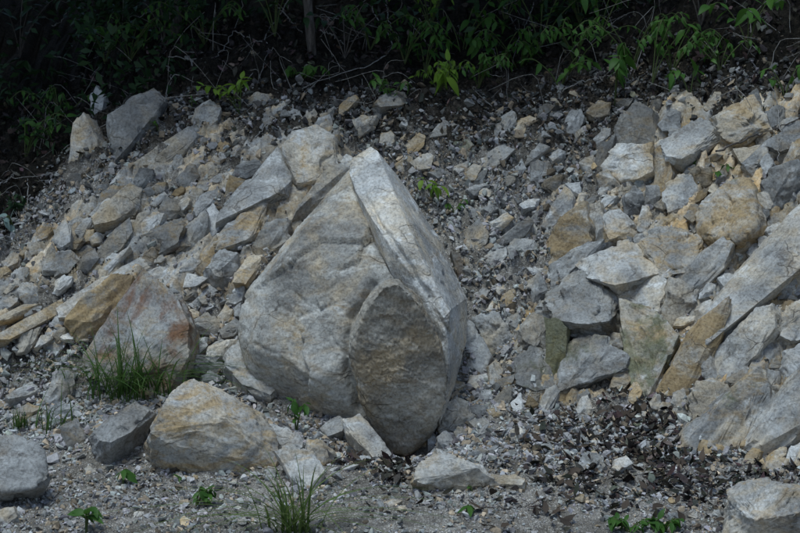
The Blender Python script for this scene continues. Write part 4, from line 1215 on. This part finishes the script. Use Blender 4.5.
# shrubs along the top of the cut
S('bright yellow green shrub at the top of the slope, left of the tree trunk', (240, 118), .19, 4, 30, .058, M_BRIGHT, lean=(-.25, -.5), spread=.7, seed=31, droop=.3)
S('shrub with broad hanging yellow green leaves above the boulder tip', (456, 104), .20, 3, 14, .085, M_BRIGHT, lean=(0, -.5), spread=.5, seed=32, droop=1.0)
S('dark leafy shrub right of the tree trunk', (392, 104), .16, 4, 26, .06, M_GREEN, lean=(.1, -.4), spread=.9, seed=33)
S('leafy shrub hanging over the scree at top centre right', (615, 96), .30, 4, 30, .07, M_GREEN, lean=(.05, -.4), spread=.5, seed=34, droop=1.0)
S('thin shrub with a few bright leaves right of the hanging one', (652, 92), .34, 3, 18, .065, M_GREEN, lean=(.1, -.3), spread=.5, seed=35, droop=.9)
S('small shrub on the upper right humus', (690, 96), .18, 3, 12, .06, M_GREEN, lean=(.1, -.3), spread=.6, seed=36, droop=.8)
S('low fern like shrub on the scree at top, left of the hanging one', (560, 92), .20, 4, 26, .055, M_GREEN, lean=(-.2, -.4), spread=.9, seed=37)
S('small bright shrub at the top between trunk and hanging leaves', (425, 72), .22, 4, 30, .06, M_GREEN, lean=(.2, -.4), spread=.9, seed=38, droop=.8)
S('shrub with mid green leaves at the top centre', (500, 70), .24, 5, 40, .065, M_GREEN, lean=(.1, -.4), spread=.9, seed=39, droop=.9)
S('tall leafy shrub at the top edge over the boulder', (462, 45), .34, 5, 42, .065, M_GREEN, lean=(.0, -.4), spread=.9, seed=40, droop=.9)
S('tall shrub at the top edge right of centre', (540, 50), .38, 5, 40, .07, M_GREEN, lean=(.1, -.4), spread=.9, seed=41, droop=.9)
S('tall shrub reaching the top edge, third from the right', (600, 45), .36, 4, 28, .07, M_GREEN, lean=(.1, -.3), spread=.8, seed=42, droop=.9)
S('shrub with round leaves near the top right corner', (748, 45), .30, 4, 20, .075, M_GREEN, lean=(0, -.3), spread=.7, seed=43, droop=.5)
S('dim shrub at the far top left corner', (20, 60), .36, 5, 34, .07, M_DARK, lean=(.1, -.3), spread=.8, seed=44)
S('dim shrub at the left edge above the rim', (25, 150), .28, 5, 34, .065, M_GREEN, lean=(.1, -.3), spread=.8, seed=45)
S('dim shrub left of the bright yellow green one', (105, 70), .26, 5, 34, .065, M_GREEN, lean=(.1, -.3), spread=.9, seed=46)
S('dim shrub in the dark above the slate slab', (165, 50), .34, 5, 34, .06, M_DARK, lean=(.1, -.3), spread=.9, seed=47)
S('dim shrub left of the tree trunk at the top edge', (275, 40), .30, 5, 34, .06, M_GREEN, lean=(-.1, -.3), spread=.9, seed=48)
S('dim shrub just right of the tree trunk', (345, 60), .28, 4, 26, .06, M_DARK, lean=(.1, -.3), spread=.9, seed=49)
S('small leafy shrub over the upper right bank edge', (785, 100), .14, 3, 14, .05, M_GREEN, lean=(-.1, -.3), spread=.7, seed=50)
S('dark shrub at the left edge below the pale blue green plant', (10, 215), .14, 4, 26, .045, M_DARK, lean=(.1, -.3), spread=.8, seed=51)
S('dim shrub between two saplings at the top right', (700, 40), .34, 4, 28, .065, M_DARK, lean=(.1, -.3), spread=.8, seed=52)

for k, (qx, qy, hh, mt) in enumerate([(405, 62, .24, M_GREEN), (440, 86, .2, M_BRIGHT), (478, 88, .2, M_GREEN), (520, 64, .26, M_GREEN), (575, 70, .26, M_GREEN), (632, 66, .28, M_GREEN), (370, 48, .24, M_GREEN), (430, 30, .3, M_BRIGHT), (505, 28, .3, M_GREEN), (580, 24, .34, M_GREEN), (672, 62, .26, M_GREEN), (720, 70, .2, M_GREEN), (300, 84, .12, M_GREEN), (60, 120, .24, M_GREEN), (130, 60, .26, M_GREEN), (205, 40, .3, M_GREEN)]):
    R0 = np.random.default_rng(k + 60)
    shrub(('drooping shrub at the top, %s' % ('leftmost over the boulder crest', 'with yellow green leaves above the boulder tip', 'just right of the broad leaved one', 'fourth over the scree', 'above the scree centre', 'above the brown bank', 'close right of the trunk', 'bright one at the upper edge over the boulder', 'at the upper edge right of the bright one', 'at the upper edge above the scree', 'over the cream faced rock', 'over the ochre stained rock', 'small one left of the boulder tip', 'dim one above the rusty white rock', 'dim one above the slate slab', 'dim one above the bright yellow green shrub')[k]),
          (qx, qy), hh, 8, 72, .038, mt, lean=(R0.uniform(-.2, .2), -.5), spread=1.0, seed=60 + k, droop=1.1, group='shrubs along the top of the cut')

def twig(label, pts, r=.003, lift=(.02, .06), mat=None, seed=0, name='twig'):
    """a bare twig or root laid over the ground it crosses"""
    R_ = np.random.default_rng(6000 + seed)
    pts = np.array(pts, float)
    g = hit(pts[:, 0], pts[:, 1])
    d = unit(CAM - g)
    l = R_.uniform(*lift, len(g))[:, None] + .03
    P = spline(g + d * l, 28)
    P += .004 * R_.normal(size=P.shape)
    V, F = tube(P, np.linspace(r, r * .5, 28), 6)
    b = P[0]
    o = obj(name, mesh_np(name, V - b, F, True), mat or M_TWIG, loc=b)
    tag(o, label, name)
twig('pale bare twig in the dark at upper left', [(128, 26), (145, 14), (163, 3)], .003, seed=1)
twig('looping grey root right of the pale twig', [(168, 56), (190, 59), (214, 58), (226, 44), (236, 24), (244, -4)], .0032, seed=2)
twig('short thick pale root end under the looping root', [(186, 57), (192, 62), (195, 73)], .0065, seed=3)
twig('long twig running down from the top past the bright shrub', [(292, -4), (270, 30), (256, 62), (246, 92), (262, 112)], .003, seed=4)
twig('arching twig above the bright shrub', [(232, 30), (250, 38), (268, 46), (262, 70), (254, 96)], .003, seed=5)
twig('thin root crossing the brown rubble towards the smooth slab', [(246, 148), (262, 130), (276, 118), (284, 96)], .003, seed=6)
twig('straight twig leaning left of the tree trunk', [(274, 2), (290, 20), (303, 34)], .003, seed=7)
twig('pale twig right of the tree trunk', [(320, 30), (334, 36), (346, 46)], .003, seed=8)
twig('hanging vine right of the tree trunk', [(372, -4), (374, 14), (386, 28), (392, 44), (384, 56), (368, 66), (340, 74), (286, 94)], .0035, seed=9)
twig('second hanging vine beside the first', [(386, -4), (388, 16), (391, 32)], .0035, seed=10)
twig('curved yellow vine at top centre', [(500, 4), (510, 16), (520, 34)], .003, seed=11)
twig('thin stalk curving down at top centre right', [(534, 4), (526, 24), (516, 46), (512, 70)], .003, seed=12)
twig('bare stalk standing in the scree', [(488, 40), (496, 56), (502, 72)], .0025, seed=13)
twig('rootlet winding through the scree right of the boulder', [(508, 166), (504, 182), (494, 196), (494, 208), (484, 218)], .003, seed=14)
twig('dark root slanting across the upper right bank', [(716, 152), (744, 140), (770, 130), (806, 116)], .005, seed=15, mat=M_BARK)
twig('thin vertical rootlet at the right bank', [(772, 84), (778, 110), (780, 136), (778, 160)], .0025, seed=16)
twig('bare twig left of the dark slate slab', [(64, 150), (84, 128), (92, 112), (90, 96)], .0025, seed=17)
twig('cut twig ends above the dark slate slab', [(112, 118), (120, 106), (134, 90)], .003, seed=18)
twig('upright bare twig above the dark slate slab', [(168, 66), (172, 80), (166, 96), (166, 118)], .003, seed=19)
twig('bare stalk at the left edge in the dark', [(28, 178), (28, 200), (22, 216)], .0025, seed=20)
twig('pale twig at the left edge under the rim', [(-4, 186), (8, 180), (16, 172)], .0035, seed=21)
twig('dark twig lying on gravel at the bottom right of centre', [(480, 508), (510, 508), (535, 502)], .003, lift=(-.02, -.01), mat=M_BARK, seed=22)
twig('curved rootlet at the boulder base', [(322, 402), (336, 402), (346, 410), (356, 412)], .002, seed=23, lift=(.03, .05))
twig('fallen twig on the scree under the hanging shrub', [(560, 92), (580, 82), (600, 78), (622, 70)], .003, seed=24)
twig('thin twig in the dark above the left rim', [(52, 26), (60, 22), (70, 8)], .0025, seed=25)

# dead leaves
def dead_leaves():
    R_ = np.random.default_rng(123)
    var = []
    for k in range(8):
        V, F = leaf_geo(R_.uniform(.35, .6), 4, R_.uniform(-.5, .7), R_.uniform(-.4, .5))
        V = V + R_.normal(size=V.shape) * .03
        var.append((V, F))
    me = [mesh_np('dead_leaf', V, F, True) for V, F in var]
    spec = [((560, 720, 398, 480), 90, 'leaf patch below the shield rock'), ((540, 800, 470, 530), 40, 'bottom gravel at right'), ((505, 600, 405, 470), 22, 'pale gravel right of the boulder foot'),
            ((372, 408, 462, 488), 12, 'pocket left of the long low rock'), ((330, 370, 430, 470), 8, 'gap under the boulder'), ((40, 90, 306, 345), 16, 'dark pocket at left'), ((400, 560, 480, 530), 10, 'bottom gravel at centre'), ((460, 640, 80, 160), 22, 'scree below the undergrowth')]
    for (x0, x1, y0, y1), n, where in spec:
        px = R_.uniform(x0, x1, n); py = R_.uniform(y0, y1, n)
        g = hit(px, py); g[:, 2] = H(g[:, 0], g[:, 1]); nn = nrm(g[:, 0], g[:, 1])
        for p, nr_, qx, qy in zip(g, nn, px, py):
            o = bpy.data.objects.new('dead_leaf', me[R_.integers(8)]); COL.objects.link(o)
            if not o.data.materials: o.data.materials.append(M_DEAD)
            d = unit(np.cross(nr_, R_.normal(size=3)) + .2 * R_.normal(size=3))
            M = Matrix(basis(d, unit(nr_ + R_.normal(size=3) * .35)).tolist()).to_4x4() @ Matrix.Scale(R_.uniform(.028, .07), 4)
            M.translation = Vector(p + nr_ * R_.uniform(.008, .022))
            o.matrix_world = M
            tag(o, by('dark dead leaf', qx, qy), 'dead leaf', 'dead leaves on the rubble')
    # uncountable litter
    N = 26000
    x = R_.uniform(-2.2, 2.3, N); y = R_.uniform(-.6, 2.6, N)
    P = np.stack([x, y, H(x, y)], 1); px, py = project(P)
    up = np.clip((rim_px(px) + 70 - py) / 110, 0, 1) * .75
    pit = .85 * np.exp(-(((px - 640) / 75) ** 2 + ((py - 432) / 34) ** 2)) + .5 * np.exp(-(((px - 66) / 24) ** 2 + ((py - 328) / 14) ** 2)) + .6 * np.exp(-(((px - 390) / 18) ** 2 + ((py - 476) / 12) ** 2)) + .35 * np.exp(-(((px - 740) / 80) ** 2 + ((py - 475) / 18) ** 2))
    keep = (R_.random(N) < np.maximum(up, pit)) & (px > -30) & (px < 830) & (py < 545) & (py > -30)
    P = P[keep]
    ex = np.concatenate([R_.normal((640, 438), (52, 24), (800, 2)), R_.normal((730, 482), (60, 12), (420, 2)), R_.normal((590, 480), (70, 18), (380, 2)), R_.normal((392, 474), (12, 8), (120, 2)), R_.normal((352, 462), (14, 5), (60, 2))])
    ex = ex[fbm(np.stack([ex[:, 0] / 26, ex[:, 1] / 13, 0 * ex[:, 0]], 1), 3) > -.10]
    ex = ex[(ex[:, 1] > 392) & (ex[:, 1] < 530)]
    E = hit(ex[:, 0], ex[:, 1]); E[:, 2] = H(E[:, 0], E[:, 1]) + .006
    P = np.concatenate([P, E]); n = len(P); nn = nrm(P[:, 0], P[:, 1])
    rot = rand_rot(R_, n, nn, .5)
    scl = R_.uniform(.014, .055, n)[:, None] * np.array([1, 1, 1])
    tone = R_.uniform(.010, .075, n)[:, None] * np.array([1.0, .82, .68]) * R_.uniform(.8, 1.2, (n, 3))
    pale = R_.random(n) < .12
    tone[pale] *= 3
    scatter('leaf_litter', var, P + nn * .008, rot, scl, tone, M_LITTER, 'stuff', True)
dead_leaves()

# ------------------------------------------------------------------ trees above the cut
def leaf_cloud(R_, centres, rad, n, ls):
    V0 = np.array([(0, 0, 0), (.5, -.22, .05), (1, 0, -.2), (.5, .22, .05)]); F0 = np.array([(0, 1, 2, 3)])
    k = R_.integers(len(centres), size=n)
    P = centres[k] + unit(R_.normal(size=(n, 3))) * (R_.random((n, 1)) ** .4) * rad[k][:, None]
    rot = rand_rot(R_, n, np.array([0, -.2, 1.0]), .8)
    s = R_.uniform(.7, 1.3, n) * ls
    V = (np.einsum('nij,vj->nvi', rot, V0) * s[:, None, None] + P[:, None]).reshape(-1, 3)
    F = (F0[None] + (np.arange(n) * len(V0))[:, None, None]).reshape(-1, 4)
    return V, F

def tree(label, base, r, hgt, crown, seed, lean=(0, 0), mat=M_BARK, n=2600, ls=.13, group=None):
    R_ = np.random.default_rng(8000 + seed)
    base = np.array(base, float); base[2] = H(base[:1], base[1:2])[0] - .05
    root = obj('tree', None, loc=base); tag(root, label, 'tree', group)
    top = np.array([lean[0], lean[1], hgt])
    pts = spline([np.zeros(3), top * .3 + R_.normal(size=3) * .02, top * .65 + R_.normal(size=3) * .05, top], 26)
    parts = [tube(pts, np.linspace(r, r * .4, 26) * (1 + .08 * R_.normal(size=26)), 10)]
    cx, cy, cz, rx, ry, rz = crown
    m = 16
    cs = np.stack([cx + R_.uniform(-rx, rx, m), cy + R_.uniform(-ry, ry, m), cz + R_.uniform(-rz, rz, m)], 1) - base
    for c in cs[:9]:
        i = R_.integers(14, 25)
        mid = (pts[i] + c) / 2 + np.array([0, 0, .15])
        parts.append(tube(spline([pts[i], mid, c], 10), np.linspace(r * .45, r * .1, 10), 6))
    V, F = merge(parts)
    obj('trunk', mesh_np('trunk', V, F, True), mat, root)
    V, F = leaf_cloud(R_, cs, R_.uniform(.35, .7, m) * .8, n, ls)
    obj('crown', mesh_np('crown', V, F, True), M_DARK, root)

b = hit(313, 54)[0]
tree('slim tree trunk standing at the top of the slope, left of centre', b, .026, 2.6, (-.5, 1.75, 3.5, .9, .8, .4), 1, (-.12, -.1))
b = hit(176, 30)[0]
tree('dim trunk in the dark at the upper left', b, .03, 2.8, (-1.8, 2.0, 3.5, .9, .9, .4), 4, (.05, -.1))
for k, (x, y) in enumerate([(-2.6, 2.6), (-.9, 3.9), (.6, 4.1), (2.6, 3.0), (-3.4, 4.6), (3.4, 4.8), (.3, 4.6), (1.3, 4.2)]):
    tree('tree in the dark wood behind the slope', (x, y, 0), .07, 2.6, (x * .9, y - (1.0 if k < 6 else 2.6), H0(x, y) + (2.3 if k < 6 else 1.2), 1.3, 1.3 if k < 6 else .9, .5), 20 + k, (0, -.3), n=3600, ls=.16, group='trees of the wood behind the slope')

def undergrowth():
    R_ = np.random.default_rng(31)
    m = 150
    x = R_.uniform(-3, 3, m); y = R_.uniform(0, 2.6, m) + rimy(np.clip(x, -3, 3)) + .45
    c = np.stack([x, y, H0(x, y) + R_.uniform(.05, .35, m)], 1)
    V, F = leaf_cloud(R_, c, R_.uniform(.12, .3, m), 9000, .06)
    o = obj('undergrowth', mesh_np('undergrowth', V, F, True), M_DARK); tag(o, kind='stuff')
undergrowth()


def brushwood():
    """tangle of fine bare stems and roots along the lip of the cut"""
    R_ = np.random.default_rng(64); parts = []
    for k in range(190):
        px = R_.uniform(0, 800); py = rim_px(px) - R_.uniform(-28, 75)
        g = hit(px, py)[0]
        d = unit(np.array([R_.normal(), R_.normal() * .4 - .3, R_.normal() * .7 + .25])); l = R_.uniform(.06, .32)
        bend = R_.normal(size=3) * .35 * l
        P = spline([g, g + d * l * .5 + bend + [0, -.03, .03], g + d * l + [0, -.04, .02 - .2 * l]], 9)
        P = P + R_.normal(size=P.shape) * .002
        parts.append(tube(P, np.linspace(1, .45, 9) * R_.uniform(.0009, .0024), 4))
    V, F = merge(parts)
    o = obj('brushwood', mesh_np('brushwood', V, F, True), M_TWIG); tag(o, kind='stuff')
brushwood()
